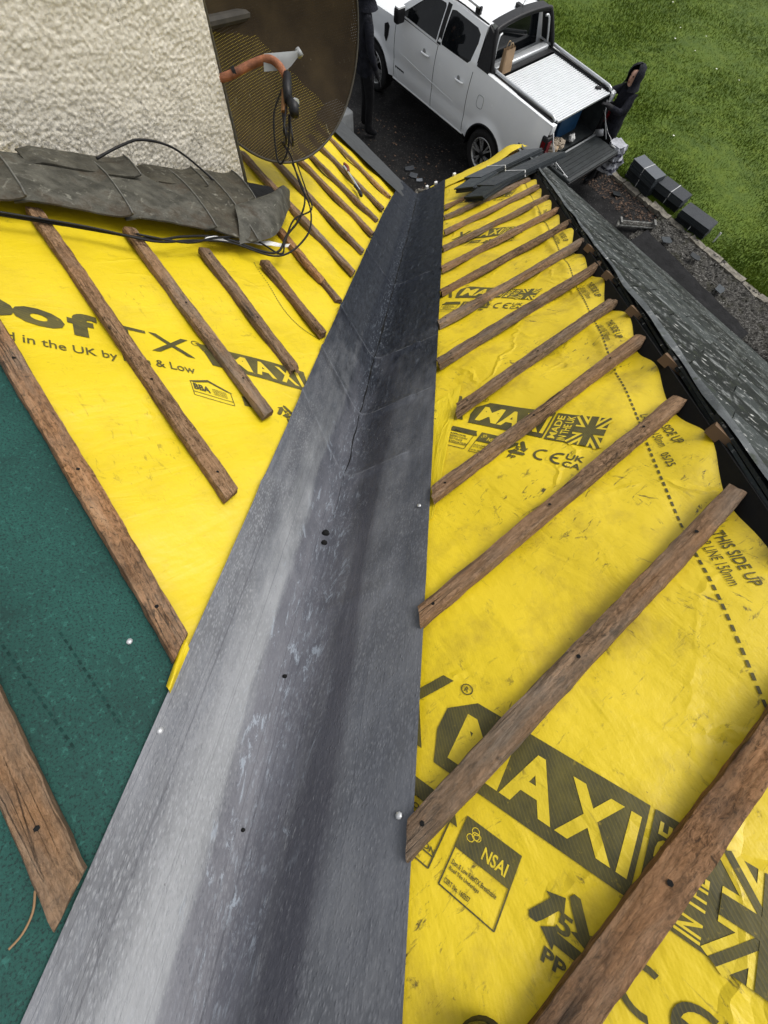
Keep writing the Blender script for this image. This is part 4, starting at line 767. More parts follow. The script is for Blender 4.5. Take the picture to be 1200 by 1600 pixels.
row_pack(-.10, .68, .30, .565, .20, .04, 'black wet slates at the lead end of the upper eaves row', 0, 'felt', 4)
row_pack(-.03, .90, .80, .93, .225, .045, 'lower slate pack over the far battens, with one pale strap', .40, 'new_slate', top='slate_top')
row_pack(-.30, 1.03, .10, .94, .19, .04, 'black wet slates at the lead end of the lower row', 0, 'felt', 4)
# yellow underlay bulging up past the packs at the eaves
mb = MB(); mb.grid(lambda u, t: tuple(RP(lerp(.16, 1.34, u) + .02 * nz(u * 9), lerp(-.05, .22, t), .004 + (.055 * math.exp(-((u - .86) / .14) ** 2) + .02 * u) * math.sin(t * 2.6) + .006 * nz(u * 12, t * 5))), lin(0, 1, 40), lin(0, 1, 10), uvfn=lambda u, t: (u * 1.2, t * .3 + 7)); tag(mb.build('membrane_offcut', 'yellow', smooth=True), 'yellow membrane edge bulging up behind the slate packs at the right eaves', 'membrane offcut', 'membranes')
# packs on the lawn edge
def lawn_pack(c0, c1, wd_, z0, hh, nl, lab, st):
    A, B = Vector((*c0, GZ + z0)), Vector((*c1, GZ + z0)); ex = (B - A).normalized(); ey = Vector((-ex.y, ex.x, 0)); return slate_pack('slate_pack', A, ex, ey, Vector((0, 0, 1)), (B - A).length, wd_, hh, nl, lab, 'slate packs on the lawn edge', st)
lawn_pack((4.075, 5.21), (4.495, 4.70), .31, .05, .17, 9, 'bottom slate pack of the far pile, nearest the truck', .5)
lawn_pack((4.06, 5.20), (4.48, 4.69), .31, .225, .17, 9, 'top slate pack of the far pile, nearest the truck', .47)
lawn_pack((4.62, 4.81), (5.10, 4.39), .335, .05, .125, 8, 'bottom slate pack of the middle pile on the lawn edge', .5)
lawn_pack((4.60, 4.79), (5.08, 4.36), .335, .18, .13, 8, 'top slate pack of the middle pile on the lawn edge', .52)
lawn_pack((5.06, 4.16), (5.58, 3.74), .35, .05, .12, 7, 'bottom slate pack of the pile nearest the mossy strip', .5)
lawn_pack((5.04, 4.14), (5.56, 3.71), .35, .175, .11, 7, 'top slate pack without strap on the pile nearest the mossy strip', 0)
mb = MB(); mb.tube([(5.84, 3.74, GZ), (5.87, 3.80, GZ + .20)], .016, 8); mb.tube([(5.868, 3.797, GZ + .19), (5.872, 3.804, GZ + .215)], .024, 8); tag(mb.build('metal_peg', 'steel'), 'short grey metal peg standing in the lawn edge by the slate packs', 'peg')
for k, (x, y, rz, lx, ly) in enumerate(((-.40, 4.30, .5, .20, .10), (-.30, 4.12, -.1, .16, .12), (-.17, 4.02, .35, .13, .07))):
    m_ = MB(); m_.prism([(lx * .5, ly * .5), (-lx * .42, ly * .5), (-lx * .5, -ly * .3), (-lx * .1, -ly * .5), (lx * .45, -ly * .42)], 0, .018); R = Matrix.Rotation(rz, 3, 'Z') @ Matrix.Rotation(.12, 3, 'X'); m_.v = [R @ v + Vector((x, y, GZ + .012)) for v in m_.v]
    tag(m_.build('broken_slate', 'slate_top'), ('largest broken slate on the asphalt below the valley end', 'middle broken slate piece lying flat on the asphalt', 'smallest broken slate piece nearest the gutter corner')[k], 'broken slate', 'broken slates on the driveway')
# old white gutter piece and scraps near the hip eaves
mb = gutter((1.33, .62, .02), (1.60, .36, .02), (S, S, 0), .032); tag(mb.build('gutter_offcut', 'whitepl', smooth=True), 'short white gutter offcut on the slate edge beside the tailgate', 'gutter offcut')
mb = gutter((1.66, .30, .0), (1.90, .07, .0), (S, S, 0), .022); tag(mb.build('gutter_offcut', 'whitepl', smooth=True), 'thin white gutter length along the hip eaves, further from the tailgate', 'gutter offcut')
sg = thing('old_gutter', 'mossy white gutter length lying at the end of the black felt', 'old gutter', (4.1, 3.95, GZ))
gutter((3.83, 3.72, GZ + .12), (4.56, 3.79, GZ + .14), (0, 1, 0), .07).build('channel', simple('grimy_white_plastic', (.26, .26, .24), .7, 0, .7, 22), sg, True)
mb = MB(); mb.grid(lambda u, t: (lerp(3.9, 4.6, u), 3.71 + .09 * t + .07 * u, GZ + .115 + .02 * nz(u * 20, t * 4)), lin(0, 1, 24), lin(0, 1, 4)); mb.build('silt', 'moss', sg)
for bx in ((3.86, 3.73, GZ + .15), (4.54, 3.79, GZ + .17)): mb = MB(); mb.box(bx, (.04, .15, .05)); mb.build('bracket', 'gutter', sg)

# ================================================================== CHIMNEY
ch = thing('chimney', 'cream pebbledashed chimney stack at the top left', 'chimney', (-1.5, -2.0, .9))
X0 = Vector((-.968, -1.935, 0)); du = Matrix.Rotation(math.radians(10), 3, 'Z') @ Vector((-S, -S, 0)); dn = Vector((du.y, -du.x, 0)); nf = -dn
mb = MB()
def cf(u, z):
    k = 0 if u <= .004 else 1
    d_ = (.0075 * (.55 - noise.voronoi(Vector((u * 78 + .6 * nz(u * 30, z * 30), z * 78, 3)))[0][0]) + .003 * nz(u * 150, z * 150, 6) + .004 * nz(u * 9, z * 9, 9)) * (1 if k else .3)
    lean = .05 * (z - 1.1) / .75 if z > 1.1 else 0
    return tuple(X0 + du * (u - lean * max(0, 1 - u)) + nf * d_ + Vector((0, 0, z)))
mb.grid(cf, lin(0, 1.5, 330), lin(.9, 2.75, 400), uvfn=lambda u, z: (u, z - 1.06 - u * math.tan(P)), flip=True); mb.build('render_face', 'render', ch, True)
mb = MB(); top = 2.75
def ln(z): return .05 * (z - 1.1) / .75 if z > 1.1 else 0
cs = [X0, X0 + du * 1.5, X0 + du * 1.5 + dn * .6, X0 + dn * .6]
mb.add([tuple(cs[i] - (du * ln(z) if i in (0, 3) else Vector((0, 0, 0))) - nf * .004 * (1 if i in (0, 1) else 0) + Vector((0, 0, z))) for z in (.6, top) for i in range(4)], [(1, 2, 6, 5), (2, 3, 7, 6), (3, 0, 4, 7), (4, 5, 6, 7)], [(u, z) for z in (.3, 1.5) for u in (0, .6, 1.2, 1.8)]); mb.build('stack', 'render', ch)
mb = MB(); c_ = X0 + du * .72 + dn * .3; mb.box((c_.x, c_.y, top + .04), (1.75, .75, .08), Matrix.Rotation(math.radians(45), 3, 'Z')); mb.build('capping', 'wall', ch)
# lead flashing, piece by piece
def flpiece(s0, s1, inner, outer, h0, h1, curl, seed, th=.006):
    m_ = MB()
    def pt(u, t):
        s = lerp(s0, s1, u); a = lerp(inner(u), outer(u), t); h_ = lerp(h0(u), h1(u), t) + curl * max(0, math.sin(t * 3.1416)) ** .8 + .020 * max(0, (u - .80) / .20) ** 2 - .018 * max(0, (.12 - u) / .12) + .006 * nz(s * 5, t * 2, seed) * (.3 + t) + .0022 * nz(s * 16, t * 6, seed); return tuple(LP(a, s, h_))
    m_.grid(pt, lin(0, 1, 40), lin(0, 1, 14)); n0 = len(m_.v); m_.grid(lambda u, t: tuple(Vector(pt(u, t)) - nL.normalized() * th), lin(0, 1, 40), lin(0, 1, 14), flip=True)
    for tt in (0, 1): m_.grid(lambda u, z: tuple(Vector(pt(u, tt)) - nL.normalized() * th * z), lin(0, 1, 40), [0, 1], flip=(tt == 0))
    for uu in (0, 1): m_.grid(lambda t, z: tuple(Vector(pt(uu, t)) - nL.normalized() * th * z), lin(0, 1, 14), [0, 1], flip=(uu == 1))
    lipm = MB(); lipm.tube([tuple(Vector(pt(.995, t)) + nL.normalized() * .002) for t in lin(0, 1, 14)], .0032, 6); m_.lip = lipm
    return m_
cst = lambda x: (lambda u: x)
fa = lambda x_, d=0: (lambda u: -.684 - (x_(u) - 2.387) * .19 - .012 - d)
def fl_(s0, s1, o0, o1, h0, h1, curl, seed, d=0):
    m_ = flpiece(s0, s1, fa(lambda u: lerp(s0, s1, u), d), lambda u: lerp(o0, o1, u), cst(h0), cst(h1), curl, seed); f_ = m_.build('flashing', 'flash', ch, True); m_.lip.build('welt', 'flash_lip', f_, True)
fl_(3.86, 3.545, -1.275, -1.255, .035, .060, .025, 1); fl_(3.575, 3.225, -1.235, -1.262, .042, .062, .028, 4); fl_(3.245, 2.885, -1.25, -1.262, .046, .066, .028, 7)
fl_(2.925, 2.70, -1.245, -1.31, .068, .062, .028, 11); fl_(2.80, 2.52, -1.05, -1.0, .085, .075, .02, 15); fl_(3.47, 3.08, -1.02, -.99, .075, .085, .006, 21); fl_(3.03, 2.76, -.97, -.94, .072, .085, .006, 25)
mb = MB()      # curled flap at the corner
cor = [[LP(-1.315, 2.795, .045), LP(-1.24, 2.56, .075), LP(-1.00, 2.33, .10), LP(-.90, 2.235, .055)], [LP(-1.22, 2.76, .10), LP(-1.12, 2.52, .145), LP(-.95, 2.34, .15), LP(-.85, 2.22, .09)], [LP(-1.13, 2.73, .12), LP(-1.0, 2.46, .165), LP(-.87, 2.30, .16), LP(-.77, 2.17, .10)], [LP(-1.09, 2.70, .10), LP(-.97, 2.44, .10), LP(-.85, 2.28, .10), LP(-.75, 2.16, .065)]]
rows = [spline(r_, 6) for r_ in cor]; cols = list(zip(*rows)); full = [spline(list(c_), 4) for c_ in cols]
mb.grid(lambda i, j: tuple(full[int(i)][int(j)] + nL * .006 * nz(i * .5, j * .6)), list(range(len(full))), list(range(len(full[0])))); mb.build('flashing', 'flash', ch, True)
mb = MB(LP); mb.grid(lambda u, t: (lerp(-.66, -.60, t) - .1 * u, lerp(2.40, 2.12, u), .01), lin(0, 1, 4), [0, 1]); mb.add([(-.60, 2.44, .012), (-.56, 2.10, .012), (-.86, 2.30, .02), (-.80, 2.50, .02)], [(0, 1, 2, 3)]); mb.build('soaker', 'felt', ch)

# ================================================================== DISH
D = Vector((-.83, -1.31, 1.635)); view = (Vector((.123, -4.219, 2.854)) - D).normalized(); up = Vector((0, 0, 1))
e1 = up.cross(view).normalized(); nd = (view * math.cos(math.radians(36)) + e1 * math.sin(math.radians(36))); nd = Matrix.Rotation(math.radians(4), 3, e1) @ nd; nd.normalize(); ex = up.cross(nd).normalized(); ey = nd.cross(ex)
dish = thing('satellite_dish', 'large brown perforated satellite dish beside the chimney', 'satellite dish', tuple(D))
RD = .60
def dp(r, t): return tuple(D + (ex * math.cos(t) + ey * math.sin(t)) * (r * RD) + nd * (.16 * (r * r - 1)))
mb = MB(); mb.grid(dp, lin(0.001, 1, 18), lin(0, 2 * math.pi, 65), uvfn=lambda r, t: (r * RD * math.cos(t) + 2, r * RD * math.sin(t) + 2)); mb.build('reflector', 'dish', dish, True)
mb = MB(); mb.tube([dp(1, t) for t in lin(0, 2 * math.pi, 65)], .007, 6, False); mb.build('rim', simple('dark_rim', (.035, .03, .02), .6, 0, .4), dish, True)
back = D - nd * .20; mount = X0 + dn * .25 + Vector((0, 0, 1.72)) - du * .02
mb = MB(); mb.tube([mount, lerp(mount, back, .5), back], .025, 10); mb.box(tuple(mount), (.16, .16, .16), Matrix.Rotation(.785, 3, 'Z')); mb.build('mount', simple('dark_bracket', (.03, .026, .02), .7, 0, .4), dish)
arm0 = Vector((-1.03, -1.93, 1.63)); hd = Vector((-.671, -1.816, 1.682))
mb = MB(); mb.tube(spline([arm0 + Vector((-.06, .02, -.02)), Vector((-.934, -1.892, 1.640)), Vector((-.81, -1.815, 1.672)), Vector((-.735, -1.795, 1.690)), Vector((-.685, -1.805, 1.680)), Vector((-.655, -1.832, 1.660))], 6), .017, 10); mb.build('feed_arm', 'rust', dish, True)
mb = MB(); mb.tube([Vector((-.897, -1.868, 1.653)), Vector((-.883, -1.861, 1.656))], .0205, 10); mb.build('arm_tape', 'black', dish)
mb = MB(); mb.grid(lambda u, t: tuple(lerp(Vector((-.755, -1.775, 1.703)), Vector((-.598, -1.727, 1.716)), u) + Vector((0, -.01, .0)) + (Vector((.0, -.035, -.035)) * (1.3 if u < .7 else 1.3 - (u - .7) * 3) * t) + Vector((.0, 0, .012)) * math.sin(t * 3)), lin(0, 1, 10), lin(0, 1, 6)); mb.tube([Vector((-.61, -1.73, 1.718)), Vector((-.592, -1.745, 1.700))], [.012, .016], 8); mb.build('feed_bracket', 'greypl', dish, True)
mb = MB(); mb.tube([Vector((-.64, -1.84, 1.672)), Vector((-.632, -1.90, 1.652)), Vector((-.615, -1.965, 1.632))], [.018, .022, .020], 10); mb.tube([Vector((-.612, -1.955, 1.637)), Vector((-.585, -1.985, 1.628)), Vector((-.578, -2.02, 1.615))], [.02, .026, .02], 10); mb.build('feed_horn', 'black', dish, True)
mb = MB(); mb.tube([Vector((-.585, -1.965, 1.638)), Vector((-.570, -1.972, 1.640))], .014, 8); mb.build('feed_cap', 'silver', dish)
mb = MB(); mb.tube([Vector((-.648, -1.90, 1.640)), Vector((-.635, -1.99, 1.60))], [.012, .015], 8); mb.build('splitter', 'wood_red', dish)
# cables
def cable(pts, r, label):
    m_ = MB(); m_.tube(spline(pts, 8), r, 6); return tag(m_.build('coax_cable', 'cable', smooth=True), label, 'cable', 'black coax cables')
A_ = Vector((-.625, -1.98, 1.62))
cable([A_, Vector((-.63, -2.06, 1.55)), LP(-.15, 1.81, .30), LP(-.42, 2.02, .22), LP(-.62, 2.10, .22), LP(-.90, 2.22, .20), LP(-1.12, 2.29, .18), LP(-1.30, 2.42, .13), LP(-1.38, 2.62, .05), LP(-1.31, 2.84, .045), LP(-1.34, 3.03, .05), LP(-1.38, 3.2, .05), LP(-1.33, 3.4, .045), LP(-1.31, 3.64, .045), LP(-1.28, 3.95, .04)], .0048, 'black coax cable swinging widest from the dish, then along below the flashing')
cable([Vector((-.64, -2.0, 1.60)), Vector((-.625, -2.07, 1.52)), LP(-.28, 1.92, .16), LP(-.55, 1.98, .12), LP(-.80, 2.08, .10), LP(-1.06, 2.29, .10), LP(-1.25, 2.50, .09), LP(-1.36, 2.64, .05), LP(-1.27, 2.86, .04), LP(-1.31, 3.05, .045), LP(-1.35, 3.2, .04), LP(-1.32, 3.45, .035), LP(-1.30, 3.70, .035), LP(-1.27, 3.95, .04)], .0055, 'thicker black coax cable under the first, touching the batten tops')
cable([Vector((-.61, -2.0, 1.60)), Vector((-.60, -2.05, 1.5)), LP(-.22, 1.88, .22), LP(-.45, 1.90, .12), LP(-.72, 2.01, .10), LP(-.98, 2.16, .12), LP(-1.10, 2.36, .10), LP(-1.25, 2.50, .05), LP(-1.36, 2.60, .05), LP(-1.26, 2.70, .05), LP(-1.29, 2.89, .05), LP(-1.36, 3.06, .05), LP(-1.345, 3.25, .05)], .0045, 'black coax cable looping tightly by the curled flashing corner')
cable([Vector((-.64, -1.86, 1.66)), Vector((-.70, -1.95, 1.57)), Vector((-.69, -2.06, 1.46)), Vector((-.66, -2.1, 1.44)), Vector((-.62, -2.06, 1.50)), Vector((-.61, -2.0, 1.6))], .0045, 'short black cable loop hanging from the dish feed')
cable([LP(-.93, 3.22, .10), LP(-.89, 3.12, .15), LP(-.85, 3.02, .18), LP(-.83, 2.88, .175), LP(-.85, 2.74, .12), LP(-.93, 2.66, .08)], .005, 'black cable arching over the chimney face above the flashing')
mb = MB(LP); mb.grid(lambda u, t: (lerp(-1.275, -1.235, u) - .035 * t, lerp(2.93, 2.45, u) + .04 * t, .040 + .012 * nz(u * 5, t)), lin(0, 1, 14), lin(0, 1, 4), flip=True); tag(mb.build('white_sheet', 'whitepl', smooth=True), 'sliver of white plastic sheet under the curled flashing', 'plastic sheet')
# pliers left between battens
pl = thing('pliers', 'pliers with red handle lying between the left battens by the eaves', 'pliers', tuple(LP(.05, 1.02, .0)))
mb = MB(); mb.tube(spline([LP(-.28, 1.13, .03), LP(-.12, 1.09, .04), LP(.04, 1.03, .035), LP(.12, 1.0, .03)], 5), .009, 7); mb.build('handle', 'steel', pl, True)
mb = MB(); mb.tube(spline([LP(.0, 1.045, .04), LP(.08, .99, .045), LP(.16, .965, .035)], 5), .013, 7); mb.build('grip', 'redp', pl, True)
mb = MB(); mb.tube(spline([LP(-.20, 1.13, .03), LP(-.30, 1.15, .03), LP(-.36, 1.18, .028)], 4), [.012] * 4 + [.016] * 4 + [.006], 7); mb.build('jaw', 'black', pl, True)
# toe of a work boot at the bottom edge
bt = thing('work_boot', 'black rubber toe of a work boot at the bottom edge of the frame', 'boot', tuple(RP(-3.12, 4.21, 0)))
c_ = RP(-3.120, 4.215, .022); mb = MB()
fx = (RP(-3.05, 4.164) - c_); fx = Vector((.05, .95, -.28)).normalized(); rx = fx.cross(nR).normalized()
def bp(u, v):
    r = .052 * (1 - .12 * max(0, math.cos(u))); z = math.sin(v) * .050; c = math.cos(v) ** .7 if v < 1.57 else 0
    return tuple(c_ + rx * (math.cos(u) * r * c) + fx * (math.sin(u) * r * 1.25 * c) + nR.normalized() * z)
mb.grid(bp, lin(0, 2 * math.pi, 33), lin(0, 1.56, 10)); mb.build('toe_cap', 'boot', bt, True)
mb = MB(); mb.grid(lambda u, z: tuple(c_ + rx * (math.cos(u) * .0525) + fx * (math.sin(u) * .0650) + nR.normalized() * z), lin(0, 2 * math.pi, 33), [-.018, .004]); mb.build('sole', 'rubber', bt, True)

nb = nR.normalized(); mb = MB(); mb.tube(spline([c_ + nb * .012, c_ - fx * .08 + nb * .025, c_ - fx * .17 + nb * .035, c_ - fx * .20 + nb * .10, c_ - fx * .20 + nb * .22], 5), [.046, .048, .05, .05, .052, .053, .054, .055, .056, .057, .058, .057, .056, .054, .052, .05, .05, .05, .05, .052, .054][:21], 14); mb.build('boot_upper', 'boot', bt, True)

# ================================================================== PICKUP TRUCK (local: x forward, y left, z up from the ground)
T0 = Vector((1.690, 5.065, GZ)); TY = 2.42
truck = thing('pickup_truck', 'white double cab pickup truck with its tailgate down', 'pickup truck', tuple(T0), TY, None, True)
def prof_y(z): return interp(z, [(.36, .85), (.46, .925), (.60, .950), (.74, .938), (.86, .952), (1.05, .948), (1.20, .930), (1.33, .898), (1.42, .872)])
XR, XF, ZH, RA = .17, 3.38, .375, .475
def side_panel(name, x0, x1, z0, ztop, mat='white', sgn=1, arches=(), parent=truck, rows=16):
    xs = set(lin(x0, x1, max(3, int((x1 - x0) / .05))))
    for xc in arches:
        for an in lin(0, math.pi, 25):
            x_ = xc + RA * math.cos(an)
            if x0 < x_ < x1: xs.add(x_)
    xs = sorted(xs); m_ = MB()
    def zb(x_):
        for xc in arches:
            if abs(x_ - xc) < RA: return max(z0, ZH + math.sqrt(max(0, RA * RA - (x_ - xc) ** 2)))
        return z0
    def pt(x_, t):
        a = zb(x_); b = ztop(x_) if callable(ztop) else ztop; z = lerp(a, b, t); y = prof_y(z)
        for xc in arches:
            r = math.hypot(x_ - xc, z - ZH); y += .030 * math.exp(-((r - RA) / .055) ** 2)
        y -= .05 * max(0, (x_ - 3.3) / .8) ** 2 + .04 * max(0, (-.6 - x_) / .5) ** 2 * .5
        return (x_, sgn * y, z)
    m_.grid(pt, xs, [0] + lin(.0, 1, rows)[1:], flip=(sgn < 0))
    m_.grid(lambda x_, t: (x_, pt(x_, 0)[1] - sgn * .06 * t, pt(x_, 0)[2]), xs, [0, 1], flip=(sgn > 0)); return m_.build(name, mat, parent, True)
bedtop = lambda x_: 1.40 + .015 * (x_ + 1)
for sg_ in (1, -1):
    side_panel('bed_side', -1.05, .775, .46, bedtop, sgn=sg_, arches=(XR,))
    d_r = side_panel('rear_door', .787, 1.668, .46, 1.34, sgn=sg_, arches=(XR,)); d_f = side_panel('front_door', 1.680, 2.765, .46, 1.33, sgn=sg_, arches=(XF,))
    side_panel('front_wing', 2.777, 4.10, .46, lambda x_: 1.27 - .06 * max(0, x_ - 3), sgn=sg_, arches=(XF,))
    y = sg_
    for dd_, xh in ((d_r, 1.02), (d_f, 1.93)):
        mb = MB(); yy = prof_y(1.13); mb.tube([(xh - .11, y * (yy + .012), 1.135), (xh - .06, y * (yy + .040), 1.138), (xh + .06, y * (yy + .040), 1.133), (xh + .11, y * (yy + .012), 1.130)], [.013, .017, .017, .013], 8); mb.build('handle', 'white', dd_, True)
        mb = MB(); mb.lathe([(.001, 0), (.030, .0), (.036, .002)], 12, Matrix.Translation((xh + .03, y * (yy + .0035), 1.155)) @ Matrix.Scale(y, 4, (0, 1, 0))); mb.build('handle_recess', 'greypl', dd_)
    # sill / side step
    mb = MB(); mb.tube([(.72, y * .86, .40), (2.85, y * .86, .40)], .045, 10); mb.build('sill', 'black', truck, True)
    mb = MB(); mb.box((1.78, y * .905, .448), (2.05, .05, .028)); bevelled(mb, .008).build('sill_trim', 'white', truck)
    # side vent, fuel flap, badge
    mb = MB(); mb.prism([(2.98, 1.16), (3.06, 1.12), (3.05, .96), (3.00, .90), (2.95, 1.0), (2.93, 1.13)], 0, .012, lambda x_, z, k: (x_, y * (prof_y(z) + .002 + k), z)); mb.build('side_vent', 'black', truck)
    if sg_ > 0:
        f_ = MB()
        loop = [(.46 + .075 * math.copysign(abs(math.cos(t)) ** .6, math.cos(t)), 1.07 + .085 * math.copysign(abs(math.sin(t)) ** .6, math.sin(t))) for t in lin(0, 2 * math.pi, 33)]
        f_.tube([(x_, prof_y(z) + .0015, z) for x_, z in loop], .0035, 5, False); f_.build('fuel_flap', 'greypl', truck)
        f_ = MB()
        for i, (dx, hh) in enumerate(((0, .030), (.035, .018), (.06, .022), (.09, .018), (.115, .024), (.145, .018), (.17, .022), (.20, .016), (.225, .02))): f_.box((2.70 - dx, prof_y(.62) + .003, .655 + .004 * (i % 2)), (.022, .006, hh))
        f_.build('badge', 'black', d_f)
        f_ = MB(); f_.tube(spline([(2.68, prof_y(.86) - .004, .90), (2.2, prof_y(.86) + .002, .865), (1.55, prof_y(.82) + .002, .82), (1.1, prof_y(.80), .80)], 8), .0045, 5); f_.build('crease', 'white', truck, True)
    # greenhouse side with window openings
    ub = [(.745, 0), (2.90, 0), (2.10, 1), (.80, 1)]
    def gs(x_, v, o_=0.0):
        z = 1.335 + .50 * v; yb = .896 - .205 * v ** 1.25 - (.03 * max(0, x_ - 2.0)); return (x_, y * (yb + o_), z)
    loops = [[(.95, .09), (1.60, .06), (1.62, .10), (1.60, .84), (1.52, .88), (.98, .86), (.885, .78), (.865, .60), (.90, .18)], [(1.745, .06), (2.60, .05), (2.64, .12), (2.15, .78), (2.05, .86), (1.76, .88), (1.735, .82)]]
    bm = bmesh.new(); ed = []
    for lp in [ub] + loops:
        n_ = len(lp); dens = []
        for i in range(n_):
            a, b = lp[i], lp[(i + 1) % n_]; kk = max(1, int(math.hypot(b[0] - a[0], (b[1] - a[1]) * .5) / .09))
            dens += [(a[0] + (b[0] - a[0]) * j / kk, a[1] + (b[1] - a[1]) * j / kk) for j in range(kk)]
        vv = [bm.verts.new((*q_, 0)) for q_ in dens]; ed += [bm.edges.new((vv[i], vv[(i + 1) % len(vv)])) for i in range(len(vv))]
    bmesh.ops.triangle_fill(bm, use_beauty=True, use_dissolve=False, edges=ed); bm.verts.index_update()
    m_ = MB(); m_.add([gs(v.co.x, v.co.y) for v in bm.verts], [tuple(v.index for v in f.verts) for f in bm.faces]); bm.free(); m_.build('window_frame', 'white', truck, False)
    for lp, par in zip(loops, (d_r, d_f)):
        m_ = MB(); cx, cy = sum(q_[0] for q_ in lp) / len(lp), sum(q_[1] for q_ in lp) / len(lp); n_ = len(lp)
        big = [(cx + (q_[0] - cx) * 1.03, cy + (q_[1] - cy) * 1.03) for q_ in lp]; m_.add([gs(*q_, -.008) for q_ in big], [tuple(range(n_))]); m_.build('window', 'glass', par)
    m_ = MB(); m_.grid(lambda x_, v: gs(x_, v, .002), [1.625, 1.72], [.02, .3, .6, .93]); m_.build('door_pillar', 'black', truck)
    # mirror
    mb = MB(); mb.box((2.58, y * 1.03, 1.41), (.12, .20, .20)); mm = bevelled(mb, .035, 3).build('mirror', 'black', truck, True); m_ = MB(); m_.box((2.57, y * 1.03, 1.515), (.10, .16, .02)); m_.build('mirror_cap', 'white', mm)
    # roof rail
    mb = MB(); mb.tube([(1.12, y * .60, 1.915), (1.5, y * .61, 1.93), (2.1, y * .60, 1.92)], .020, 8); rr_ = mb.build('roof_rail', 'silver', truck, True)
    mb = MB(); mb.box((1.14, y * .60, 1.87), (.10, .05, .07)); mb.box((1.10, y * .60, 1.91), (.03, .05, .05)); mb.box((2.05, y * .60, 1.87), (.10, .05, .07)); mb.build('rail_foot', 'black', rr_)
    mb = MB(); mb.tube([(.82, y * .655, 1.842), (1.4, y * .665, 1.86), (2.05, y * .655, 1.845)], .010, 6); mb.build('roof_channel', 'black', truck)
# roof, rear wall, screens, bonnet, nose, floor
mb = MB(); mb.grid(lambda x_, v: (x_, v * (.690 - .03 * max(0, x_ - 1.9)), 1.835 + .05 * (1 - v * v) * (1 - .4 * ((x_ - 1.45) / .7) ** 2) - .05 * max(0, (abs(v) - .93) / .07) ** 2 * 0), lin(.80, 2.12, 14), lin(-1, 1, 17)); mb.build('roof', 'white', truck, True)
mb = MB(); mb.grid(lambda v, t: (lerp(.735, .80, t), v * lerp(.87, .688, t), lerp(1.30, 1.835 + .05 * (1 - v * v) * .6, t)), lin(-1, 1, 13), lin(0, 1, 5), flip=True); mb.build('cab_rear', 'white', truck, True)
mb = MB(); mb.add([(.722, -.66, 1.40), (.722, .66, 1.40), (.772, .58, 1.78), (.772, -.58, 1.78)], [(0, 1, 2, 3)]); mb.build('rear_window', 'glass', truck)
mb = MB(); mb.grid(lambda v, t: (lerp(2.90, 2.12, t) + .06 * (1 - v * v), v * lerp(.84, .66, t), lerp(1.32, 1.84, t)), lin(-1, 1, 11), lin(0, 1, 5)); mb.build('windscreen', 'glass', truck, True)
mb = MB(); mb.grid(lambda x_, v: (x_, v * (.87 - .05 * max(0, (x_ - 3.3) / .8) ** 2), 1.28 + .05 * (1 - v * v) - .06 * max(0, x_ - 3.0) - .04 * max(0, abs(v) - .9) * 8), lin(2.86, 4.12, 12), lin(-1, 1, 15)); mb.build('bonnet', 'white', truck, True)
mb = MB(); mb.box((4.12, 0, .85), (.10, 1.72, .62)); bevelled(mb, .04, 2).build('grille', 'black', truck, True); mb = MB(); mb.box((4.15, 0, .55), (.16, 1.78, .26)); bevelled(mb, .05, 2).build('front_bumper', 'white', truck, True)
for y in (1, -1):
    mb = MB(); mb.box((4.10, y * .72, 1.02), (.14, .30, .20)); bevelled(mb, .03).build('headlight', 'silver', truck)
mb = MB(); mb.box((1.5, 0, .62), (5.0, 1.40, .30)); mb.box((1.85, 0, 1.0), (2.05, 1.70, .62)); mb.build('underbody', 'dark', truck)
mb = MB(); mb.box((.84, -.09, 1.90), (.16, .07, .05)); mb.tube([(.80, -.09, 1.92), (.72, -.09, 2.16)], .005, 6); bpv = mb.build('antenna', 'black', truck)
# load bed
mb = MB(); mb.box((-.16, 0, .80), (1.76, 1.50, .04)); mb.build('bed_floor', 'liner', truck)
for y in (1, -1): mb = MB(); mb.box((-.16, y * .765, 1.08), (1.76, .03, .56)); mb.build('bed_wall', 'liner', truck)
mb = MB(); mb.box((.71, 0, 1.08), (.03, 1.5, .56)); mb.build('bed_bulkhead', 'liner', truck)
for y in (1, -1):
    mb = MB(); mb.grid(lambda x_, t: (x_, y * lerp(.873, .775, t), bedtop(x_) + .012 * math.sin(t * 3.14)), lin(-1.05, .775, 14), lin(0, 1, 5), flip=(y < 0)); mb.build('bed_rail', 'white', truck, True)
    mb = MB(); mb.box((-.15, y * .795, 1.418), (1.72, .075, .012)); bevelled(mb, .004).build('rail_cap', 'black', truck)
    mb = MB(); mb.tube(spline([(-1.00, y * .765, 1.405), (-.96, y * .765, 1.44), (-.8, y * .765, 1.452), (.15, y * .765, 1.462), (.40, y * .765, 1.47)], 5), .024, 10); mb.build('sports_tube', 'silver', truck, True)
    # rear corner: post and lamp
    mb = MB(); mb.box((-1.045, y * .815, 1.335), (.05, .11, .13)); bevelled(mb, .012).build('corner_post', 'white', truck, True)
    mb = MB(); mb.box((-1.035, y * .855, 1.035), (.13, .16, .44)); lm = bevelled(mb, .025).build('tail_lamp', 'black', truck, True); m_ = MB(); m_.box((-1.105, y * .862, 1.10), (.012, .10, .20)); m_.box((-1.04, y * .940, 1.10), (.07, .012, .18)); m_.build('lens', 'red', lm)
    mb = MB(); mb.box((-1.03, y * .83, .70), (.10, .14, .24)); mb.build('lower_corner', 'white', truck)
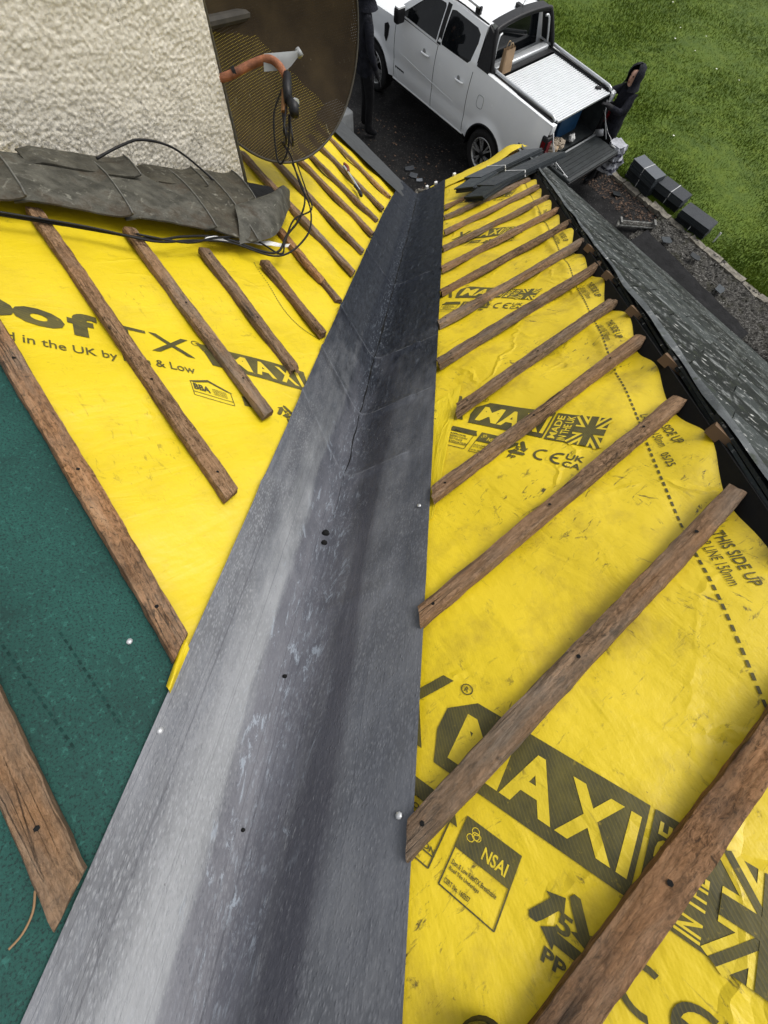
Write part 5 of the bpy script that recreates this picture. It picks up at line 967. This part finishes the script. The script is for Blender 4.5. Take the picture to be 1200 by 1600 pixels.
# roller shutter
mb = MB(); nS = 27
for i in range(nS):
    x0 = .30 - i * (1.30 / nS); mb.prism([(x0, 1.384), (x0 - .004, 1.402), (x0 - .0345, 1.402), (x0 - .0385, 1.384)], -.705, .705, lambda a, z, k: (a, k, z))
mb.box((-.35, 0, 1.386), (1.30, 1.41, .010)); mb.build('roller_shutter', 'shutter', truck)
mb = MB(); mb.box((-1.015, 0, 1.395), (.04, 1.42, .035)); bevelled(mb, .008).build('shutter_bar', 'silver', truck)
for y in (1, -1): mb = MB(); mb.box((-.3, y * .722, 1.398), (1.40, .022, .02)); mb.build('shutter_track', 'black', truck)
mb = MB(); mb.box((.52, 0, 1.425), (.14, 1.40, .075)); bevelled(mb, .02, 2).build('shutter_housing', 'silver', truck, True)
mb = MB(); mb.box((.39, 0, 1.40), (.10, 1.42, .02)); mb.build('housing_gap', 'black', truck)
# sports bar hoop with side sails
for y in (1, -1):
    mb = MB(); mb.prism([(.74, 1.42), (.47, 1.42), (.50, 1.56), (.62, 1.80), (.78, 1.86)], 0, .05, lambda x_, z, k: (x_, y * (.845 - .185 * ((z - 1.42) / .44) + k - .02), z)); mb.build('sail_panel', 'black', truck)
mb = MB(); mb.tube(spline([(.44, .80, 1.41), (.50, .775, 1.56), (.60, .70, 1.80), (.63, .60, 1.865), (.64, 0, 1.90), (.63, -.60, 1.865), (.60, -.70, 1.80), (.50, -.775, 1.56), (.44, -.80, 1.41)], 8), .034, 10); mb.build('sports_hoop', 'black', truck, True)
mb = MB(); mb.grid(lambda x_, v: (x_, v * .64, 1.885 + .04 * (1 - v * v)), lin(.60, .80, 4), lin(-1, 1, 9)); mb.build('hoop_fairing', 'black', truck, True)
mb = MB(); mb.tube(spline([(.52, .72, 1.46), (.58, .64, 1.76), (.60, .55, 1.80)], 5), .014, 8); mb.tube(spline([(.52, -.72, 1.46), (.58, -.64, 1.76), (.60, -.55, 1.80)], 5), .018, 8); mb.build('hoop_trim', 'silver', truck, True)
# tailgate, folded down
tg = MB(); tg.box((-1.39, 0, .80), (.56, 1.44, .06)); tgo = bevelled(tg, .014, 2).build('tailgate', 'liner', truck, True)
mb = MB(); mb.box((-1.38, 0, .836), (.46, 1.32, .012)); 
for k in range(5): mb.box((-1.56 + k * .09, 0, .846), (.018, 1.28, .012))
mb.build('tailgate_liner', 'liner', tgo)
mb = MB(); mb.box((-1.655, 0, .775), (.05, 1.45, .05)); bevelled(mb, .012).build('tailgate_edge', 'black', tgo)
mb = MB(); mb.box((-1.39, 0, .752), (.54, 1.44, .03)); mb.build('tailgate_skin', 'white', tgo)
mb = MB(); mb.box((-1.115, 0, .826), (.03, 1.42, .018)); mb.build('hinge_strip', 'silver', tgo)
for y in (1, -1):
    mb = MB(); mb.tube([(-1.02, y * .74, 1.30), (-1.10, y * .735, 1.14), (-1.34, y * .725, .86)], .011, 6); mb.box((-1.16, y * .72, .88), (.16, .03, .10), Matrix.Rotation(.5, 3, 'Y')); mb.build('tailgate_stay', 'steel', truck, True)
    mb = MB(); mb.tube([(-1.04, y * .752, 1.16), (-1.30, y * .745, .95), (-1.58, y * .70, .852)], .0035, 5); mb.tube([(-1.50, y * .70, .850), (-1.60, y * .70, .850)], .012, 6); mb.build('support_cable', 'steel', truck)
mb = MB(); mb.box((-1.10, 0, .52), (.20, 1.70, .18)); bevelled(mb, .03).build('rear_bumper', 'black', truck, True)
# wheels
def wheel(xc, y):
    sgn = 1 if y > 0 else -1
    prof = [(.24, -.11), (.34, -.125), (.375, -.11), (.385, -.06), (.387, 0), (.385, .06), (.375, .105), (.345, .125), (.285, .128), (.262, .110)]
    T = Matrix.Translation((xc, y, ZH + .012)) @ Matrix.Scale(sgn, 4, (0, 1, 0)); w_ = MB(); w_.lathe(prof, 40, T); wo = w_.build('wheel', 'rubber', truck, True)
    r = MB(); r.lathe([(.262, .110), (.255, .118), (.245, .112), (.235, .06), (.225, -.06)], 36, T); r.build('rim', 'alloy', wo, True)
    b = MB(); b.lathe([(.24, .02), (.001, .02)], 28, T); b.build('wheel_backing', 'dark', wo)
    sp = MB()
    for k in range(6):
        for dlt in (-.17, .17):
            t = 2 * math.pi * k / 6 + .2; c0 = (.055 * math.cos(t), .055 * math.sin(t)); c1 = (.245 * math.cos(t + dlt), .245 * math.sin(t + dlt)); d = Vector((c1[0] - c0[0], c1[1] - c0[1])).normalized(); n = Vector((-d.y, d.x))
            a, bq = .013, .010
            pts = [(c0[0] + n.x * a, c0[1] + n.y * a), (c0[0] - n.x * a, c0[1] - n.y * a), (c1[0] - n.x * bq, c1[1] - n.y * bq), (c1[0] + n.x * bq, c1[1] + n.y * bq)]
            sp.add([tuple(T @ Vector((px_, yy, pz))) for yy in (.075, .108) for px_, pz in pts], [(0, 1, 2, 3), (4, 7, 6, 5), (0, 4, 5, 1), (1, 5, 6, 2), (2, 6, 7, 3), (3, 7, 4, 0)])
    sp.build('spokes', 'alloy', wo); h_ = MB(); h_.lathe([(.001, .118), (.05, .114), (.062, .10), (.062, .05)], 20, T); h_.build('hub_cap', 'black', wo, True)
for xc in (XR, XF):
    for y in (.835, -.835): wheel(xc, y)
    for y in (1, -1):
        mb = MB(); mb.grid(lambda t, k: (xc + (RA + .012) * math.cos(t), y * lerp(.93, .60, k), ZH + (RA + .012) * math.sin(t)), lin(-.1, math.pi + .1, 22), [0, 1], flip=(y > 0)); mb.build('wheel_arch', 'black', truck, True)
        mb = MB(); mb.tube([(xc + (RA - .008) * math.cos(t), y * (prof_y(ZH + RA * math.sin(t)) + .024), ZH + (RA - .008) * math.sin(t)) for t in lin(.05, math.pi - .05, 30)], .018, 6); mb.build('arch_trim', 'black', truck, True)
# things in and on the truck
def TW(x_, y, z): cs_, sn_ = math.cos(TY), math.sin(TY); return Vector((cs_ * x_ - sn_ * y + T0.x, sn_ * x_ + cs_ * y + T0.y, z + T0.z))
def TB(c, d, rz=0): m_ = MB(); m_.box((0, 0, 0), d, Matrix.Rotation(rz, 3, 'Z')); return m_, c
def place(m_, c, bev=0, seg=2):
    if bev: bevelled(m_, bev, seg)
    m_.v = [TW(*(v + Vector(c))) for v in m_.v]; return m_
bag = thing('paper_bag', 'brown paper carrier bag standing on the shutter behind the cab', 'paper bag', tuple(TW(.40, .54, 1.41)))
mb = MB(); U = lin(0, 2 * math.pi, 33)
def bagp(t, z): c, s = math.cos(t), math.sin(t); k = 1 - .12 * z * 3; x_ = .055 * math.copysign(abs(c) ** .35, c) * (1 - 1.2 * z); y = .125 * math.copysign(abs(s) ** .35, s); return tuple(TW(.40 + x_ + .008 * nz(t * 2, z * 14), .53 + y + .008 * nz(t * 2, z * 14, 4), 1.405 + z))
mb.grid(bagp, U, lin(0, .30, 8)); mb.build('bag_body', 'paper', bag, True)
for dx in (-.03, .03): mb = MB(); mb.tube([tuple(TW(.40 + dx, .53 + .05 * math.cos(t), 1.69 + .085 * math.sin(t))) for t in lin(0, math.pi, 9)], .005, 5); mb.build('bag_handle', 'card', bag)
mb, c = TB((-.50, -.20, .965), (.55, .60, .30)); tag(place(mb, c, .02).build('blue_crate', 'bluebox', smooth=True), 'blue plastic box in the load bed under the shutter', 'box')
def crumple(c, r, sq, seed, mat, name, label, cat, nn=20):
    m_ = MB(); m_.grid(lambda t, p_: tuple(Vector(c) + Vector((r * math.cos(t) * math.sin(p_), r * math.sin(t) * math.sin(p_), r * sq * math.cos(p_))) * (1 + .45 * nz(math.cos(t) * 2.2, math.sin(t) * math.sin(p_) * 2.2, math.cos(p_) * 2 + seed) + .18 * nz(math.cos(t) * 6, math.sin(t) * 6, p_ * 4 + seed))), lin(0, 2 * math.pi, nn), lin(0.02, 3.12, nn)); return tag(m_.build(name, mat), label, cat)
crumple(TW(-.93, .48, .93), .14, .6, 1, 'rag', 'rag_heap', 'crumpled beige dust sheet in the bed beside the tail lamp', 'dust sheet'); crumple(TW(-.95, .26, .91), .12, .55, 5, 'rag', 'rag_heap', 'smaller beige rag beside the dust sheet in the bed', 'rag')
mb, c = TB((-.99, .40, .90), (.12, .16, .07), .4); tag(place(mb, c).build('cardboard_piece', 'card'), 'small tan cardboard box on the beige rags', 'box')
crumple(TW(-.98, -.10, .90), .06, .9, 9, 'whitepl', 'white_bag', 'small crumpled white bag by the tailgate hinge', 'plastic bag', 14)
crumple(TW(-.55, -.60, .98), .13, .9, 13, 'greypl', 'tool_heap', 'heap of grey tools in the bed at the far side', 'tools', 14)
sk = thing('woven_sack', 'grey and navy striped woven sack hanging at the far tailgate corner', 'sack', tuple(TW(-1.60, -.90, 0)))
def sp_(t, p_): 
    c, s = math.cos(t), math.sin(t); k = (1 + .40 * nz(c * 2, s * 2 + 3, p_ * 4) + .22 * nz(c * 6, s * 6, p_ * 9)) * (1.05 - .45 * max(0, p_ - .7)); return tuple(TW(-1.56 + .16 * k * math.copysign(abs(c) ** .6, c), -.86 + .14 * k * math.copysign(abs(s) ** .6, s), .42 + .44 * p_))
mb = MB(); mb.grid(sp_, lin(0, 2 * math.pi, 40), lin(0, 1, 16)); mb.add([sp_(t, 1) for t in lin(0, 2 * math.pi, 20)[:-1]], [tuple(range(19))]); mb.build('sack_body', 'sack', sk)
for z0 in (.12, .42, .72):
    mb = MB(); mb.grid(lambda t, p_: tuple(Vector(sp_(t, p_)) + (Vector(sp_(t, p_)) - TW(-1.56, -.86, .3 + .55 * p_)) * .02), lin(0, 2 * math.pi, 40), lin(z0, z0 + .10, 4)); mb.build('stripe', 'sackb', sk)
mb, c = TB((-1.20, -1.35, .22), (.30, .40, .40)); tag(place(mb, c, .02).build('tool_case', 'black', smooth=True), 'black tool case standing on the grass behind the hooded worker', 'tool case')
mb, c = TB((2.55, 2.55, .25), (.5, .4, .5)); tag(place(mb, c, .03).build('storage_tub', 'greypl', smooth=True), 'pale grey plastic tub on the driveway behind the dish', 'tub')

# ================================================================== PEOPLE
def person(base, face, H, label, arms, head_tilt, mats, hood=True):
    root = thing('person', label, 'person', tuple(base)); k = H / 1.75; R = Matrix.Rotation(face, 3, 'Z')      # local: y forward, x right
    J = {}; E = []; rad = {}
    def j(nm, p_, r, par=None, r2=None):
        J[nm] = len(J); rad[nm] = (r * k, (r2 or r) * k, Vector(p_)); 
        if par: E.append((par, nm))
    j('pelvis', (0, 0, .95), .150, None, .125); j('belly', (0, .01, 1.10), .150, 'pelvis', .120); j('chest', (0, .0, 1.28), .175, 'belly', .130); j('neck', (0, -.005, 1.46), .070, 'chest'); j('head0', (0, .015, 1.55), .078, 'neck', .085); j('head1', (0, .02, 1.64), .080, 'head0', .095); j('head2', (0, .01, 1.70), .060, 'head1', .070)
    for s, n_ in ((1, 'r'), (-1, 'l')):
        a = arms[0 if s > 0 else 1]
        j('sh' + n_, (s * .17, -.005, 1.395), .078, 'chest'); j('el' + n_, a[0], .056, 'sh' + n_); j('wr' + n_, a[1], .040, 'el' + n_)
        wv = Vector(a[1]); hv = (wv - Vector(a[0])).normalized(); j('pa' + n_, tuple(wv + hv * .06), .034, 'wr' + n_, .022)
        sd_ = hv.cross(Vector((0, 0, 1))); sd_ = sd_.normalized() if sd_.length > .2 else Vector((1, 0, 0))
        for fi, (of, ln_) in enumerate(((-.028, .060), (-.009, .072), (.010, .068), (.028, .052))):
            b0 = wv + hv * .095 + sd_ * of; j('f%s%da' % (n_, fi), tuple(b0), .010, 'pa' + n_); j('f%s%db' % (n_, fi), tuple(b0 + hv * ln_ * .55 + Vector((0, 0, -.006))), .009, 'f%s%da' % (n_, fi)); j('f%s%dc' % (n_, fi), tuple(b0 + hv * ln_ * .85 + Vector((0, 0, -.026))), .008, 'f%s%db' % (n_, fi))
        j('t%sa' % n_, tuple(wv + hv * .05 + sd_ * .04 * s * -1), .011, 'pa' + n_); j('t%sb' % n_, tuple(wv + hv * .085 + sd_ * .055 * s * -1 + Vector((0, 0, -.01))), .009, 't%sa' % n_)
        j('hi' + n_, (s * .095, 0, .88), .105, 'pelvis'); j('kn' + n_, (s * .115, .03, .50), .072, 'hi' + n_); j('an' + n_, (s * .12, -.01, .11), .052, 'kn' + n_); j('he' + n_, (s * .12, -.03, .05), .046, 'an' + n_); j('to' + n_, (s * .135, .15, .042), .042, 'an' + n_)
    names = list(J); me = bpy.data.meshes.new('body'); me.from_pydata([R @ (rad[n_][2] * k) for n_ in names], [(J[a], J[b]) for a, b in E], []); o = bpy.data.objects.new('body', me); COL.objects.link(o)
    md = o.modifiers.new('skin', 'SKIN'); md.use_smooth_shade = True; ss = o.modifiers.new('sub', 'SUBSURF'); ss.levels = 2; ss.render_levels = 2
    for i, n_ in enumerate(names): me.skin_vertices[0].data[i].radius = rad[n_][:2]; me.skin_vertices[0].data[i].use_root = (n_ == 'pelvis')
    dg = bpy.context.evaluated_depsgraph_get(); dg.update(); m2 = bpy.data.meshes.new_from_object(o.evaluated_get(dg)); bpy.data.objects.remove(o); m2.name = 'body'
    m2.materials.clear()
    for nm in mats: m2.materials.append(M[nm])
    Ri = R.inverted(); hands = [rad['pa' + n_][2] for n_ in 'rl']
    for p_ in m2.polygons:
        c = (Ri @ p_.center) / k; idx = 0
        if c.z > 1.50 and abs(c.x) < .14: idx = 2
        elif min((c - h_).length for h_ in hands) < .115 and min((c - rad['wr' + n_][2]).length for n_ in 'rl') > .03: idx = 3
        elif c.z < .86 and abs(c.x) < .35: idx = 1 if c.z > .10 else 4
        p_.material_index = idx; p_.use_smooth = True
    b = bpy.data.objects.new('body', m2); COL.objects.link(b); b.parent = root; WL[b.name] = Vector(base)
    hc = Vector((0, .018, 1.625)); HT = Matrix.Rotation(head_tilt, 3, 'Z')
    def hp(v): return tuple(Vector(base) + R @ ((hc + HT @ (Vector(v) - Vector((0, 0, 0)))) * k))
    # face: nose, brow sockets, mouth
    m_ = MB(); m_.add([hp(v) for v in ((0, .125, -.025), (-.018, .098, -.030), (.018, .098, -.030), (0, .098, .022), (0, .10, -.04))], [(0, 3, 1), (0, 2, 3), (0, 1, 4), (0, 4, 2)]); m_.build('nose', 'skin', root, True)
    for s in (1, -1): m_ = MB(); m_.add(*blob(hp((s * .032, .095, .018)), .011 * k, R @ HT @ Vector((0, 1, 0)), .3)); m_.build('eye', 'dark', root, True)
    m_ = MB(); m_.add(*blob(hp((0, .100, -.060)), .015 * k, R @ HT @ Vector((0, 1, -.2)), .25)); m_.build('mouth', 'rust', root, True)
    # hood: shell round the head, open at the face
    m_ = MB()
    def hood_(t, p_):     # t angle round the vertical, p_ from crown to neck
        open_ = .62 if .25 < p_ < .86 else lerp(.15, .62, min(1, p_ / .25)) if p_ <= .25 else .45
        an = math.pi / 2 + open_ + t * (2 * math.pi - 2 * open_); r = interp(p_, [(0, .02), (.12, .075), (.3, .122), (.55, .138), (.8, .130), (1, .165)]); z = interp(p_, [(0, .150), (.12, .140), (.3, .105), (.55, .02), (.8, -.075), (1, -.155)])
        w_ = .010 * nz(an * 2, p_ * 5, 3); return hp(((r + w_) * math.cos(an) * .95, (r + w_) * math.sin(an) * 1.05 - .012 - .02 * (1 if p_ < .3 else 0), z))
    if hood: m_.grid(hood_, lin(0, 1, 26), lin(0, 1, 16)); m_.build('hood', mats[0], root, True)
    else: m_.grid(lambda t, p_: hp((.105 * math.cos(t) * math.sin(p_), .112 * math.sin(t) * math.sin(p_) - .02, .03 + .11 * math.cos(p_))), lin(0, 2 * math.pi, 21), lin(.01, 1.7, 9)); m_.build('hair', 'hair', root, True)
    # hoodie hem and pocket folds
    m_ = MB(); m_.grid(lambda t, p_: tuple(Vector(base) + R @ (Vector(((.182 + .008 * nz(t * 3, p_ * 4)) * math.cos(t), (.150 + .008 * nz(t * 3, 7)) * math.sin(t), lerp(.80, 1.02, p_))) * k)), lin(0, 2 * math.pi, 33), lin(0, 1, 5)); m_.build('hem', mats[0], root, True)
    return root
f1 = math.atan2(-(-.90), -.42)   # facing direction (-.90, -.42)
person((3.262, 5.030, GZ), f1, 1.76, 'worker in a black hooded top and black trousers reaching to the truck bed', (((.26, .16, 1.18), (.17, .34, 1.10)), ((-.26, .16, 1.24), (-.20, .36, 1.33))) if False else (((.27, .20, 1.28), (.22, .42, 1.37)), ((-.24, .17, 1.24), (-.13, .38, 1.30))), .25, ('navy', 'trouser', 'skin', 'glove', 'boot'))
person((-1.40, 5.16, GZ), math.radians(-65), 2.08, 'worker all in black standing beside the front wheel, half hidden by the dish', (((.25, .0, 1.12), (.24, .10, .88)), ((-.25, .0, 1.12), (-.24, .10, .88))), 0, ('navy', 'trouser', 'navy', 'glove', 'boot'))
